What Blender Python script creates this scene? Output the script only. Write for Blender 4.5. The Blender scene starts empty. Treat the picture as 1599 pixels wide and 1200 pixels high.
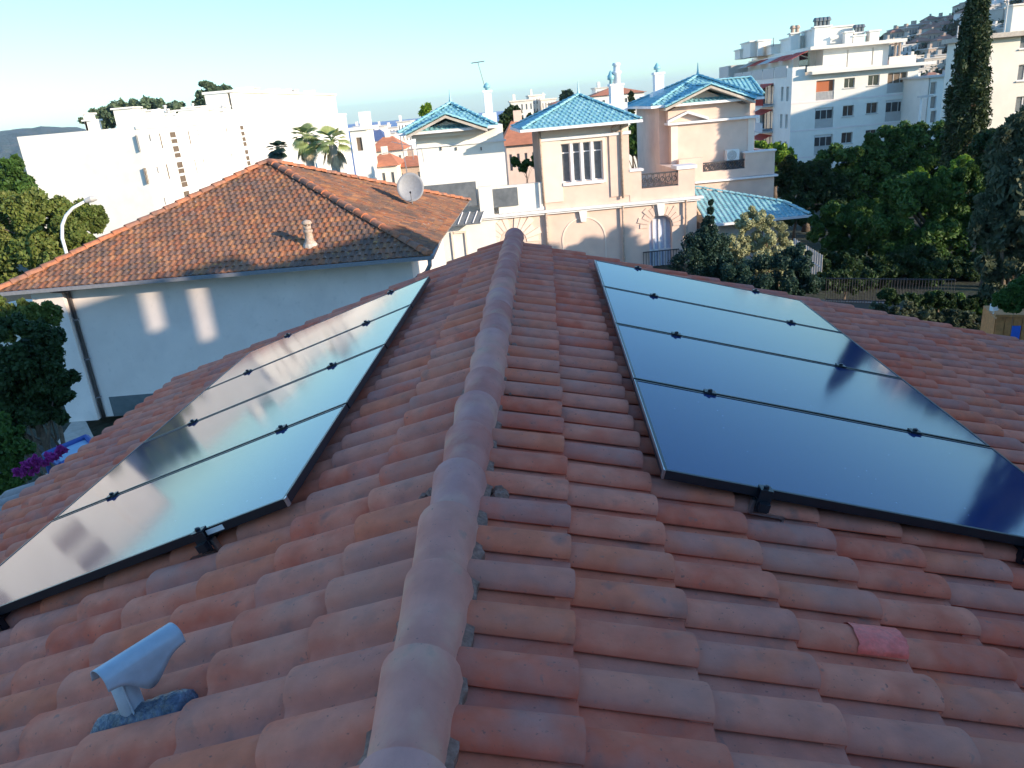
import bpy, math, random
import numpy as np
from mathutils import Vector
rad = math.radians
sc = bpy.context.scene
random.seed(7)
# ------------------------------------------------------------------ camera
FPX, PITCH, ROLL = 1195.0, 0.349, 0.0869
cp, sp, cr, sr = math.cos(PITCH), math.sin(PITCH), math.cos(ROLL), math.sin(ROLL)
CF = np.array([0, cp, -sp]); U0 = np.array([0, sp, cp]); R0 = np.array([1., 0, 0])
CR = R0 * cr - U0 * sr; CU = R0 * sr + U0 * cr
cd = bpy.data.cameras.new('camera'); cam = bpy.data.objects.new('camera', cd)
sc.collection.objects.link(cam); sc.camera = cam
cd.sensor_fit = 'HORIZONTAL'; cd.sensor_width = 36; cd.lens = 36 * FPX / 1599
cd.clip_start = .05; cd.clip_end = 60000
from mathutils import Matrix
cam.matrix_world = Matrix(((CR[0], CU[0], -CF[0], 0), (CR[1], CU[1], -CF[1], 0), (CR[2], CU[2], -CF[2], 0), (0, 0, 0, 1)))
# ------------------------------------------------------------------ light
SUN_EL, SUN_AZ = 14.8, 124.0          # degrees; azimuth clockwise from +Y
world = bpy.data.worlds.new('World'); sc.world = world; world.use_nodes = True
wn = world.node_tree.nodes; wl = world.node_tree.links
bg = wn['Background']; sky = wn.new('ShaderNodeTexSky'); sky.sky_type = 'NISHITA'
sky.sun_disc = False; sky.sun_elevation = rad(SUN_EL); sky.sun_rotation = rad(SUN_AZ)
sky.altitude = 60; sky.air_density = 1.15; sky.dust_density = .3; sky.ozone_density = 3.5
tint = wn.new('ShaderNodeMix'); tint.data_type = 'RGBA'; tint.blend_type = 'MULTIPLY'; tint.inputs[0].default_value = 1; tint.inputs[7].default_value = (.61, .86, 1.0, 1)
wl.new(sky.outputs[0], tint.inputs[6]); wl.new(tint.outputs[2], bg.inputs[0]); bg.inputs[1].default_value = .112
sd = bpy.data.lights.new('sun', 'SUN'); sd.energy = 2.5; sd.angle = rad(.55); sd.color = (1, .84, .64)
sun = bpy.data.objects.new('sun', sd); sc.collection.objects.link(sun)
ce = math.cos(rad(SUN_EL))
SD = Vector((math.sin(rad(SUN_AZ)) * ce, math.cos(rad(SUN_AZ)) * ce, math.sin(rad(SUN_EL))))
sun.rotation_euler = SD.to_track_quat('Z', 'Y').to_euler()
sc.view_settings.view_transform = 'Standard'; sc.view_settings.look = 'None'
sc.view_settings.exposure = 1.72; sc.view_settings.gamma = 1.0

# ------------------------------------------------------------------ helpers
def ray(x, y): return CF + CR * (x - 799.5) / FPX - CU * (y - 600) / FPX
def at(x, y, Y): d = ray(x, y); return d * Y / d[1]
def c1(x, y): return (x * .25, 80 + y * .25)
def c2(x, y): return (400 + x * .25, 80 + y * .25)
def c3(x, y): return (780 + x * .3127, 80 + y * .3127)
def c4(x, y): return (1100 + x * .3125, y * .3125)

class Fr:
    def __init__(s, o, deg):
        a = rad(deg); s.o = np.array(o, float)
        s.u = np.array([math.cos(a), math.sin(a), 0]); s.v = np.array([-math.sin(a), math.cos(a), 0])
    def w(s, u, v, z): return s.o + s.u * u + s.v * v + np.array([0, 0, z])
    def uz(s, q, v=0):
        d = ray(*q); o = s.o + s.v * v; P = d * ((o @ s.v) / (d @ s.v)); return float((P - s.o) @ s.u), float(P[2] - s.o[2])
W0 = Fr((0, 0, 0), 0)

ORG = {}
class MB:
    def __init__(s): s.v = []; s.f = []
    def add(s, vs, fs):
        n = len(s.v); s.v += [tuple(map(float, p)) for p in vs]; s.f += [tuple(i + n for i in f) for f in fs]; return s
    def quad(s, *p): return s.add(p, [tuple(range(len(p)))])
    def box(s, fr, u0, u1, v0, v1, z0, z1):
        if u0 > u1: u0, u1 = u1, u0
        if v0 > v1: v0, v1 = v1, v0
        if z0 > z1: z0, z1 = z1, z0
        P = [fr.w(u, v, z) for z in (z0, z1) for (u, v) in ((u0, v0), (u1, v0), (u1, v1), (u0, v1))]
        return s.add(P, [(3, 2, 1, 0), (4, 5, 6, 7), (0, 1, 5, 4), (1, 2, 6, 5), (2, 3, 7, 6), (3, 0, 4, 7)])
    def tube(s, pts, r, n=8, caps=True):
        pts = [np.array(p, float) for p in pts]; m = len(pts); rs = r if hasattr(r, '__len__') else [r] * m
        rings = []; ref = None
        for i, p in enumerate(pts):
            d = pts[min(i + 1, m - 1)] - pts[max(i - 1, 0)]; d = d / (np.linalg.norm(d) + 1e-9)
            if ref is None: ref = np.array([1., 0, 0]) if abs(d[0]) < .8 else np.array([0, 1., 0])
            a = np.cross(d, ref); a /= np.linalg.norm(a) + 1e-9; b = np.cross(d, a); ref = np.cross(a, d)
            rings += [p + rs[i] * (a * math.cos(t) + b * math.sin(t)) for t in [2 * math.pi * k / n for k in range(n)]]
        fs = [(i * n + k, (i + 1) * n + k, (i + 1) * n + (k + 1) % n, i * n + (k + 1) % n) for i in range(m - 1) for k in range(n)]
        if caps: fs += [tuple(range(n)), tuple((m - 1) * n + k for k in reversed(range(n)))]
        return s.add(rings, fs)
    def lathe(s, c, prof, n=14):
        return s.tube([(c[0], c[1], c[2] + h) for r, h in prof], [max(r, .001) for r, h in prof], n)
    def prism(s, poly, off):
        n = len(poly); poly = [np.array(p, float) for p in poly]; off = np.array(off, float)
        return s.add(poly + [p + off for p in poly], [tuple(range(n)), tuple(reversed(range(n, 2 * n)))] + [(i, i + n, (i + 1) % n + n, (i + 1) % n) for i in range(n)])
    def build(s, name, m, parent=None, smooth=False, org=None):
        V = np.array(s.v, float).reshape(-1, 3)
        if parent is not None: o0 = ORG[parent.name]
        elif org is not None: o0 = np.array(org, float)
        else: o0 = np.array([(V[:, 0].min() + V[:, 0].max()) / 2, (V[:, 1].min() + V[:, 1].max()) / 2, V[:, 2].min()])
        me = bpy.data.meshes.new(name); me.from_pydata((V - o0).tolist(), [], s.f); me.materials.append(m)
        if smooth: me.polygons.foreach_set('use_smooth', [True] * len(me.polygons))
        me.update()
        o = bpy.data.objects.new(name, me); sc.collection.objects.link(o)
        if parent is not None: o.parent = parent
        else: o.location = o0
        ORG[o.name] = o0
        return o

def fix_normals(o):
    import bmesh
    b = bmesh.new(); b.from_mesh(o.data); bmesh.ops.recalc_face_normals(b, faces=b.faces); b.to_mesh(o.data); b.free()

def tag(o, label=None, cat=None, group=None, kind=None):
    if label: o['label'] = label
    if cat: o['category'] = cat
    if group: o['group'] = group
    if kind: o['kind'] = kind
    return o
def thing(name, loc, label, cat, group=None):
    o = bpy.data.objects.new(name, None); sc.collection.objects.link(o); o.location = [float(k) for k in loc]; o.empty_display_size = .3
    ORG[o.name] = np.array(loc, float); return tag(o, label, cat, group)

def srgb(r, g, b):
    f = lambda c: (c / 255 / 12.92) if c / 255 < .04045 else ((c / 255 + .055) / 1.055) ** 2.4
    return (f(r), f(g), f(b), 1)

def mat(name, cols, rough=.8, island=0., noise=(3, .25), stain=None, bump=None, spec=.5, metal=0., transl=0., coat=0.):
    """cols: list of linear colours; picked by island random (island>0) and/or noise"""
    m = bpy.data.materials.new(name); m.use_nodes = True; n = m.node_tree.nodes; l = m.node_tree.links
    b = n['Principled BSDF']; b.inputs['Roughness'].default_value = rough; b.inputs['Metallic'].default_value = metal
    b.inputs['Specular IOR Level'].default_value = spec; b.inputs['Coat Weight'].default_value = coat
    tc = n.new('ShaderNodeTexCoord')
    def nz(scale, det=4, vec=None):
        t = n.new('ShaderNodeTexNoise'); t.inputs['Scale'].default_value = scale; t.inputs['Detail'].default_value = det
        l.new(vec or tc.outputs['Object'], t.inputs['Vector']); return t
    cols = [c if len(c) == 4 else (*c, 1) for c in cols]
    if len(cols) > 1:
        rp = n.new('ShaderNodeValToRGB'); el = rp.color_ramp.elements
        el[0].position = 0; el[0].color = cols[0]; el[1].position = 1; el[1].color = cols[-1]
        for i, c in enumerate(cols[1:-1]): e = el.new((i + 1) / (len(cols) - 1)); e.color = c
        t = nz(noise[0]); mr = n.new('ShaderNodeMapRange'); mr.inputs[1].default_value = .3; mr.inputs[2].default_value = .7
        l.new(t.outputs[0], mr.inputs[0])
        if island:
            g = n.new('ShaderNodeNewGeometry'); mx = n.new('ShaderNodeMix'); mx.inputs[0].default_value = island
            l.new(mr.outputs[0], mx.inputs[2]); l.new(g.outputs['Random Per Island'], mx.inputs[3]); l.new(mx.outputs[0], rp.inputs[0])
        else: l.new(mr.outputs[0], rp.inputs[0])
        col = rp.outputs[0]
    else:
        rg = n.new('ShaderNodeRGB'); rg.outputs[0].default_value = cols[0]; col = rg.outputs[0]
    if noise[1]:
        t = nz(noise[0] * 2.7, 6); hs = n.new('ShaderNodeHueSaturation'); mr = n.new('ShaderNodeMapRange')
        mr.inputs[1].default_value = .25; mr.inputs[2].default_value = .75; mr.inputs[3].default_value = 1 - noise[1]; mr.inputs[4].default_value = 1 + noise[1]
        l.new(t.outputs[0], mr.inputs[0]); l.new(mr.outputs[0], hs.inputs['Value']); l.new(col, hs.inputs['Color']); col = hs.outputs[0]
    if stain:
        for (scale, lo, hi, c, amt) in stain:
            t = nz(scale, 7); mr = n.new('ShaderNodeMapRange'); mr.inputs[1].default_value = lo; mr.inputs[2].default_value = hi; mr.inputs[4].default_value = amt
            l.new(t.outputs[0], mr.inputs[0]); mx = n.new('ShaderNodeMix'); mx.data_type = 'RGBA'
            l.new(mr.outputs[0], mx.inputs[0]); l.new(col, mx.inputs[6]); mx.inputs[7].default_value = (*c[:3], 1); col = mx.outputs[2]
    l.new(col, b.inputs['Base Color'])
    if bump:
        t = nz(bump[0], 8); bp = n.new('ShaderNodeBump'); bp.inputs['Strength'].default_value = bump[1]; bp.inputs['Distance'].default_value = bump[2] if len(bump) > 2 else .01
        l.new(t.outputs[0], bp.inputs['Height']); l.new(bp.outputs[0], b.inputs['Normal'])
    if transl:
        tr = n.new('ShaderNodeBsdfTranslucent'); ms = n.new('ShaderNodeMixShader'); ms.inputs[0].default_value = transl
        l.new(col, tr.inputs[0]); l.new(b.outputs[0], ms.inputs[1]); l.new(tr.outputs[0], ms.inputs[2]); l.new(ms.outputs[0], n['Material Output'].inputs[0])
    return m

M = {}
M['tile'] = mat('clay_tile', [(.56, .145, .085), (.72, .19, .10), (.56, .20, .14), (.74, .23, .14), (.66, .145, .08), (.52, .195, .145), (.64, .195, .13)], .85, island=.72, noise=(5, .13),
    stain=[(9, .60, .76, (.20, .13, .11), .6), (70, .66, .72, (.12, .08, .07), .6), (30, .66, .74, (.2, .15, .13), .5), (2.2, .5, .75, (.42, .25, .19), .4)], bump=(120, .22, .004), spec=.1)
M['tile_old'] = mat('weathered_tile', [(.26, .2, .19), (.32, .25, .23), (.22, .17, .17)], .9, island=.7, noise=(6, .2), bump=(90, .25, .004))
M['ridge'] = mat('ridge_tile', [(.58, .20, .145), (.68, .27, .195), (.60, .28, .235), (.56, .19, .14), (.66, .31, .245)], .85, island=.72, noise=(4, .12),
    stain=[(14, .66, .76, (.25, .17, .14), .6), (70, .68, .74, (.15, .1, .08), .6), (7, .50, .70, (.70, .38, .25), .5)], bump=(70, .4, .005), spec=.1)
M['mortar'] = mat('lime_mortar', [(.22, .105, .07), (.34, .18, .13)], .95, noise=(30, .35), bump=(60, .8, .01))
M['patch'] = mat('red_sealant', [(.86, .12, .08), (.92, .17, .12)], .45, noise=(25, .2), bump=(35, .7, .008))
M['black'] = mat('black_metal', [(.012, .013, .018)], .35, noise=(5, .2), spec=.5)
M['alu'] = mat('aluminium', [(.55, .56, .58)], .35, noise=(9, .15), metal=1.)
M['zinc'] = mat('grey_painted_metal', [(.36, .38, .42), (.43, .45, .49)], .5, noise=(9, .1), spec=.5, bump=(20, .08, .004))
M['bitumen'] = mat('bitumen_flashing', [(.05, .06, .09), (.12, .13, .17)], .35, noise=(22, .5), bump=(45, 1., .015))
M['white_wall'] = mat('white_render', [(.74, .70, .63), (.80, .76, .69)], .9, noise=(.6, .04), bump=(40, .1, .005))
M['cream_wall'] = mat('cream_render', [(.72, .66, .57), (.78, .72, .63)], .9, noise=(.5, .05), bump=(40, .1, .005))
M['grey_wall'] = mat('greywhite_render', [(.76, .66, .62), (.82, .72, .68)], .9, noise=(.5, .05), stain=[(1.1, .5, .8, (.60, .52, .50), .5), (.35, .45, .7, (.62, .55, .52), .4), (7, .6, .75, (.55, .48, .46), .35)], bump=(40, .1, .005))
M['dark_base'] = mat('dark_plinth', [(.10, .12, .13), (.14, .155, .165)], .85, noise=(2, .15))
M['peach'] = mat('peach_render', [(.66, .48, .39), (.72, .54, .44)], .9, noise=(.8, .07), stain=[(1.5, .5, .8, (.60, .47, .40), .35)], bump=(30, .15, .006))
M['peach_light'] = mat('pale_peach_render', [(.76, .62, .52), (.8, .67, .57)], .9, noise=(.8, .05))
M['trim'] = mat('white_trim', [(.70, .68, .68), (.78, .76, .76)], .8, noise=(3, .06))
M['cyan'] = mat('glazed_turquoise_tile', [(.16, .38, .44), (.22, .45, .50), (.30, .52, .55)], .45, island=.7, noise=(4, .15), spec=.6)
M['marseille'] = mat('orange_clay_tile', [(.13, .06, .04), (.28, .10, .05), (.36, .14, .06), (.20, .11, .08), (.40, .17, .07), (.15, .085, .065), (.33, .12, .05)], .9, island=.75, noise=(1.1, .25),
    stain=[(1.0, .45, .68, (.11, .075, .06), .85), (5, .62, .74, (.50, .28, .07), .6), (9, .62, .72, (.30, .26, .23), .8), (14, .6, .7, (.07, .055, .05), .7)], bump=(50, .3, .01))
M['hip'] = mat('hip_clay_tile', [(.34, .11, .05), (.46, .16, .075), (.34, .15, .09), (.24, .12, .085)], .9, island=.8, noise=(4, .25), stain=[(4, .5, .66, (.14, .09, .07), .8)], bump=(60, .3, .006))
M['gutter'] = mat('grey_gutter', [(.20, .20, .22)], .5, noise=(5, .15))
M['pipe'] = mat('brown_pipe', [(.06, .05, .05)], .5, noise=(5, .15))
M['wood'] = mat('eave_board', [(.35, .28, .24)], .8, noise=(5, .15))
M['glass_dark'] = mat('window_glass', [(.02, .025, .03)], .08, noise=(1, .1), spec=.8)
M['glass_grey'] = mat('grey_blind_glass', [(.12, .13, .14), (.17, .18, .19)], .25, noise=(2, .15), spec=.6)
M['glass_beige'] = mat('beige_pane', [(.13, .09, .06), (.17, .12, .08)], .7, noise=(3, .1))  # beige puts the white blocks' overexposed window veil into the colour
M['shutter_o'] = mat('orange_blind', [(.42, .12, .04)], .7, noise=(8, .1))
M['awning'] = mat('red_awning', [(.45, .05, .03)], .8, noise=(8, .1))
M['slab'] = mat('concrete_slab', [(.52, .49, .46)], .85, noise=(2, .08))
M['iron'] = mat('wrought_iron', [(.05, .045, .05)], .6, noise=(5, .1))
M['dish'] = mat('dish_grey', [(.27, .27, .28)], .55, noise=(4, .1))
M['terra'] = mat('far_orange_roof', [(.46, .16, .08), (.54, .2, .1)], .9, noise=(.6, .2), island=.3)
M['terra_dim'] = mat('shaded_orange_roof', [(.30, .14, .09), (.36, .17, .11)], .9, noise=(.6, .2), island=.3)  # dimmer roof copy: the hillside's shade is put into the colour
M['blue_roof'] = mat('slate_blue_roof', [(.08, .12, .25)], .8, noise=(1, .2))
M['bark'] = mat('bark', [(.10, .07, .05), (.16, .12, .09)], .95, noise=(6, .3), bump=(20, .8, .03))
M['asphalt'] = mat('asphalt', [(.05, .05, .052), (.065, .063, .062)], .9, noise=(2, .2))
M['soil'] = mat('garden_ground', [(.022, .022, .014), (.02, .03, .012), (.035, .03, .02)], .95, noise=(.25, .3), bump=(3, .8, .1))
M['wood_o'] = mat('orange_wood', [(.50, .19, .06), (.58, .24, .08)], .7, noise=(6, .2))
M['blue_p'] = mat('blue_plastic', [(.04, .14, .62)], .4, noise=(3, .1))
M['blue_f'] = mat('blue_painted_frame', [(.05, .09, .30)], .5, noise=(3, .1))
M['polycarb'] = mat('pale_blue_panel', [(.45, .58, .70)], .25, noise=(2, .08))
M['fine_white'] = mat('white_plastic', [(.75, .74, .72)], .4, noise=(4, .05))
M['terracotta'] = mat('pale_terracotta', [(.34, .25, .19), (.50, .38, .30)], .9, noise=(9, .3), bump=(30, .5, .01))
M['stone'] = mat('pale_stone', [(.42, .36, .30), (.5, .44, .38)], .9, noise=(3, .15), bump=(20, .4, .02))
def leafmat(name, a, b, c, tr=.3): return mat(name, [a, b, c], .6, island=.6, noise=(.9, .25), spec=.3, transl=tr)
M['leaf_olivey'] = leafmat('leaf_yellow_green', (.06, .10, .02), (.13, .17, .035), (.22, .22, .06))
M['leaf_dark'] = leafmat('leaf_dark_green', (.018, .04, .012), (.03, .06, .018), (.05, .085, .025))
M['leaf_mid'] = leafmat('leaf_mid_green', (.035, .08, .018), (.06, .125, .025), (.11, .18, .035))
M['leaf_bright'] = leafmat('leaf_bright_green', (.12, .22, .02), (.2, .32, .03), (.3, .38, .07))
M['leaf_cyp'] = leafmat('leaf_cypress', (.02, .035, .012), (.035, .055, .018), (.06, .085, .03), .15)
M['leaf_silver'] = leafmat('leaf_olive_silver', (.28, .29, .15), (.40, .40, .22), (.52, .5, .30))
M['leaf_grey'] = leafmat('leaf_large_greyish', (.04, .06, .03), (.08, .10, .055), (.15, .15, .09))
M['leaf_blue'] = leafmat('leaf_blue_green', (.018, .045, .03), (.03, .065, .045), (.05, .09, .06))
M['leaf_pine'] = leafmat('leaf_pine', (.08, .12, .07), (.12, .17, .09), (.18, .22, .12))
M['leaf_palm'] = leafmat('palm_green', (.26, .32, .10), (.36, .40, .15), (.46, .48, .22))
M['leaf_dry'] = leafmat('palm_dry', (.6, .48, .32), (.68, .56, .38), (.75, .62, .44))
M['flower'] = leafmat('flower_purple', (.30, .02, .20), (.4, .04, .26), (.35, .05, .3))
M['grass'] = leafmat('lawn', (.04, .09, .02), (.06, .13, .03), (.09, .16, .04))

def glassmat():
    m = bpy.data.materials.new('solar_glass'); m.use_nodes = True; n = m.node_tree.nodes; l = m.node_tree.links; b = n['Principled BSDF']
    tc = n.new('ShaderNodeTexCoord')
    vo = n.new('ShaderNodeTexVoronoi'); vo.inputs['Scale'].default_value = 13; vo.inputs['Randomness'].default_value = .55; l.new(tc.outputs['Object'], vo.inputs['Vector'])
    lt = n.new('ShaderNodeMath'); lt.operation = 'LESS_THAN'; lt.inputs[1].default_value = .045; l.new(vo.outputs['Distance'], lt.inputs[0])
    mm = n.new('ShaderNodeMath'); mm.operation = 'MULTIPLY'; mm.inputs[1].default_value = .35; l.new(lt.outputs[0], mm.inputs[0])
    mx = n.new('ShaderNodeMix'); mx.data_type = 'RGBA'; mx.inputs[6].default_value = (.010, .028, .12, 1); mx.inputs[7].default_value = (.35, .4, .5, 1); l.new(mm.outputs[0], mx.inputs[0])
    t = n.new('ShaderNodeTexNoise'); t.inputs['Scale'].default_value = 2.2; t.inputs['Detail'].default_value = 5; l.new(tc.outputs['Object'], t.inputs['Vector'])
    mr = n.new('ShaderNodeMapRange'); mr.inputs[3].default_value = .05; mr.inputs[4].default_value = .10; l.new(t.outputs[0], mr.inputs[0])
    l.new(mx.outputs[2], b.inputs['Base Color']); l.new(mr.outputs[0], b.inputs['Roughness'])
    b.inputs['IOR'].default_value = 1.52; b.inputs['Specular IOR Level'].default_value = .62
    return m
M['pv'] = glassmat()

# ------------------------------------------------------------------ terrain, water
GZ = -8.5
def terrain():
    mb = MB(); ys = [-300, -60, 0, 30, 60, 90, 120, 160, 210, 280, 400, 600, 900]; xs = [-1600, -600, -300, -180, -120, -80, -50, -25, 0, 25, 50, 80, 120, 180, 300, 600, 1600]
    def h(x, y): return GZ - max(0, y - 50) * .075 - max(0, -x - 15) * .05 if y < 900 else -70
    P = [(x, y, max(h(x, y), -75)) for y in ys for x in xs]; n = len(xs)
    mb.add(P, [(j * n + i, j * n + i + 1, (j + 1) * n + i + 1, (j + 1) * n + i) for j in range(len(ys) - 1) for i in range(n - 1)])
    o = mb.build('ground', M['soil'], org=(0, 0, GZ)); tag(o, 'garden and town ground below the roofs', None, kind='structure')
terrain()
wm = mat('sea_water', [(.015, .08, .30), (.02, .10, .34)], .55, noise=(.002, .1))
tag(MB().quad((-9500, 850, -62), (9500, 850, -62), (9500, 9500, -62), (-9500, 9500, -62)).build('water', wm, org=(0, 850, -62)), 'blue sea on the horizon', None, kind='structure')

hm = mat('wooded_hill', [(.025, .05, .035), (.05, .075, .05), (.10, .10, .08)], .95, noise=(.03, .3), bump=(.08, 1, 8))
def hill(name, prof, Y0, Y1, z0, label, seed=1, jit=.02, ny=14, nx=90, back=True):
    rn = random.Random(seed); mb = MB(); n = nx
    X = np.linspace(prof[0][0], prof[-1][0], n); top = np.interp(X, [p[0] for p in prof], [p[1] for p in prof]); P = []
    for j in range(ny + 3):
        t = j / ny
        for i in range(n):
            Y = Y0 + (Y1 - Y0) * t; ht = top[i] * Y1
            if t <= 1: z = z0 + (ht - z0) * math.sin(t * math.pi / 2)
            else: z = ht - (t - 1) * (ht - z0) * 3
            P.append((X[i] * Y, Y, z + rn.uniform(-1, 1) * jit * abs(ht - z0)))
    mb.add(P, [(j * n + i, j * n + i + 1, (j + 1) * n + i + 1, (j + 1) * n + i) for j in range(ny + 2) for i in range(n - 1)])
    return tag(mb.build(name, hm), label, None, kind='structure')
hill('hills', [(-1.3, .03), (-.9, .027), (-.62, .019), (-.58, .0205), (-.548, .0215), (-.50, .016), (-.46, .010), (-.40, 0), (-.34, -.015)], 1500, 2600, -75, 'distant wooded hill on the left horizon', 2, .03)
RH = [(.36, -.01), (.42, .018), (.468, .030), (.4922, .034), (.52, .039), (.5538, .0446), (.5757, .0585), (.60, .066), (.64, .085), (.7, .11), (.9, .13), (1.2, .1)]
hill('hills', RH, 260, 430, -30, 'steep hillside covered with houses on the right', 3, .03)
# an unseen ridge added further round to the right; it keeps the hillside in evening shade
def ridge():
    mb = MB(); n = 40; P = []
    for j in range(13):
        for i in range(n):
            a = i / (n - 1); x = 300 + 260 * a + (j - 6) * 16; y = 60 + 330 * a; b = math.cos((j - 6) / 6 * math.pi / 2); P.append((x + 40, y - 60 + (j - 6) * -9, -30 + 135 * b * (.75 + .25 * math.sin(i * .7)) * math.sin(min(1, max(.02, a * 4)) * math.pi / 2)))
    mb.add(P, [(j * n + i, j * n + i + 1, (j + 1) * n + i + 1, (j + 1) * n + i) for j in range(12) for i in range(n - 1)])
    tag(mb.build('hills', hm), 'unseen wooded ridge added beyond the right edge to shade the hillside', None, kind='structure')
ridge()

# ------------------------------------------------------------------ our roof
YAW, RH_, RL = .067, 1.3239, -.3812
rv = np.array([math.sin(YAW), math.cos(YAW), 0]); pv = np.array([math.cos(YAW), -math.sin(YAW), 0]); RO = np.array([0, 0, -RH_]) + RL * pv
TL, TR = .3205, .2688
def rp(side, r, D, h):
    t = TR if side > 0 else TL
    return RO + rv * r + (side * pv * math.cos(t) - np.array([0, 0, 1]) * math.sin(t)) * D + (side * pv * math.sin(t) + np.array([0, 0, 1]) * math.cos(t)) * h
house = thing('tiled_house', RO + rv * 3 + np.array([0, 0, GZ + RH_]), 'house in the foreground with a red brown canal tile roof carrying the solar panels', 'house')
def tile(mb, side, r0, Dl, L, W=.2, rnd=random):
    bw, bh = .132, .052; N = 11
    lift = rnd.uniform(-.0015, .003); sk = rnd.uniform(-.004, .004)
    ths = [math.pi * .93 * i / N for i in range(N + 1)]
    ws = [bw / 2 * (1 - math.cos(t_)) for t_ in ths] + [bw + .010, bw + .022, W * .86, W + .018]
    hs = [.013 + .041 * math.sin(t_) ** .85 - (.006 * k_ / N) for k_, t_ in enumerate(ths)] + [.004, -.001, -.002, .002]
    ds = [(-L, 0, 1), (-L * .5, .5, 1), (-.010, .985, 1), (0, 1, .93)]
    P = []
    for (d, q, k) in ds:
        wid = .93 + .07 * q
        for w, h in zip(ws, hs):
            ww = bw / 2 + (w - bw / 2) * (wid if w <= bw else 1); h = h + (0 if w > bw else 0); r = r0 + (ww if side > 0 else (W - ww))
            P.append(rp(side, r + sk * q, Dl + d, .010 + lift + .028 * q + h * k))
    n = len(ws)
    F = [(j * n + i, j * n + i + 1, (j + 1) * n + i + 1, (j + 1) * n + i) for j in range(len(ds) - 1) for i in range(n - 1)]
    b = len(P); j = len(ds) - 1                                         # lip of the lower end and free edge
    for i, (w, h) in enumerate(zip(ws, hs)):
        P.append(rp(side, r0 + (w if side > 0 else W - w) + sk, Dl - .002, .010 + lift + .028 + h * .93 - .017))
    F += [(j * n + i, j * n + i + 1, b + i + 1, b + i) for i in range(n - 1)]
    c = len(P)
    for (d, q, k) in ds: P.append(rp(side, r0 + (0 if side > 0 else W) + sk * q + (bw / 2 * .07 * (1 - q) + .004) * side, Dl + d, .010 + lift + .028 * q + .007))
    F += [(q * n, (q + 1) * n, c + q + 1, c + q) for q in range(len(ds) - 1)]
    mb.add(P, F)
def roof_side(side, rmax, Dmax, first, exp):
    rn = random.Random(side + 5); mb = MB(); old = MB(); i = -5
    while -1 + i * 0 + (i + 5) * .2 - 1 < 99:
        r0 = 1.2951 - .2 * 12 + .2 * (i + 5) - (.0 if side > 0 else .03)
        if r0 > rmax - .1: break
        D = first; j = 0
        dm = Dmax(r0)
        while D < dm + .01:
            L = (D + .02 - .06) if j == 0 else exp + .055
            tgt = old if (side < 0 and D > 4.25) else mb
            tile(tgt, side, r0, D + rn.uniform(-.006, .006), L, rnd=rn); D += exp; j += 1
        i += 1
    o = mb.build('roof', M['tile'], house, smooth=False); sm(o)
    if old.v: p = old.build('weathered_eave', M['tile_old'], o); sm(p)
    return o
def sm(o):
    me = o.data; me.polygons.foreach_set('use_smooth', [True] * len(me.polygons)); me.set_sharp_from_angle(angle=rad(38))
roofR = roof_side(1, 7.75, lambda r: 7.1, .378, .34)
roofL = roof_side(-1, 7.80, lambda r: 4.2 if r > 5.4 else 5.1, .375, .335)
def ridge_caps():
    mb = MB(); rn = random.Random(3); js = [.50, .84, 1.17, 1.48, 1.84, 2.17, 2.5]
    while js[-1] < 7.8: js.append(js[-1] + .335)
    js = [-.5, -.17, .17] + js
    for a, b in zip(js[:-1], js[1:]):
        n = 12; P = []; a2 = a - .05; dx = rn.uniform(-.006, .006) - .0; dz = rn.uniform(-.003, .004)
        wob = .010 * math.sin(b * 1.9); dx += rn.uniform(-.005, .005)
        secs = [(a2, .079, -.012), (a2 + (b - a2) * .5, .087, -.002), (b - .10, .092, .006), (b - .012, .0985, .013), (b, .0995, .014)]
        for (r, ra, dh) in secs:
            for k in range(n + 1):
                t = math.pi * k / n
                hh = .035 + dh + dz + ra * .98 * math.sin(t) - (.02 if k in (0, n) else 0)
                P.append(RO + rv * r + pv * (-(ra) * math.cos(t) + dx + wob) + np.array([0, 0, hh]))
        m = n + 1; F = [(j * m + i, j * m + i + 1, (j + 1) * m + i + 1, (j + 1) * m + i) for j in range(4) for i in range(n)]
        e = len(P)
        for k in range(n + 1):
            t = math.pi * k / n; P.append(RO + rv * (b) + pv * (-(.086) * math.cos(t) + dx + wob) + np.array([0, 0, .035 + .010 + dz + .086 * .98 * math.sin(t) - (.02 if k in (0, n) else 0)]))
        F += [(4 * m + i, 4 * m + i + 1, e + i + 1, e + i) for i in range(n)]
        mb.add(P, F)
    # closing cap at the gable
    o = mb.build('ridge_cap', M['ridge'], roofR); sm(o)
    mo = MB(); rn = random.Random(9)
    for s in (-1, 1):
        P = []; N = 300
        for i in range(N):
            r = -1.2 + 8.95 * i / (N - 1); bulge = rn.uniform(0, 1) ** 3
            P += [rp(s, r, .02, .06), rp(s, r, .092 + .006 * rn.random() + .012 * bulge, .04 + .008 * rn.random()), rp(s, r, .099 + .004 * rn.random() + .010 * bulge, .0)]
        mo.add(P, [(i * 3 + k, i * 3 + k + 1, i * 3 + k + 4, i * 3 + k + 3) for i in range(N - 1) for k in (0, 1)])
    for k in range(26):                                                   # loose lumps of mortar squeezed out beside the ridge
        r = rn.uniform(2.4, 7.6); s = rn.choice((1, 1, -1)); c = rp(s, r, .12 + rn.uniform(0, .03), .03); q = rn.uniform(.012, .03)
        mo.tube([c - rv * q * 1.6, c - rv * q * .6, c + rv * q, c + rv * q * 2], [q * .3, q, q * .8, q * .2], 7)
    mo.build('mortar_bed', M['mortar'], roofR)
ridge_caps()
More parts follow.
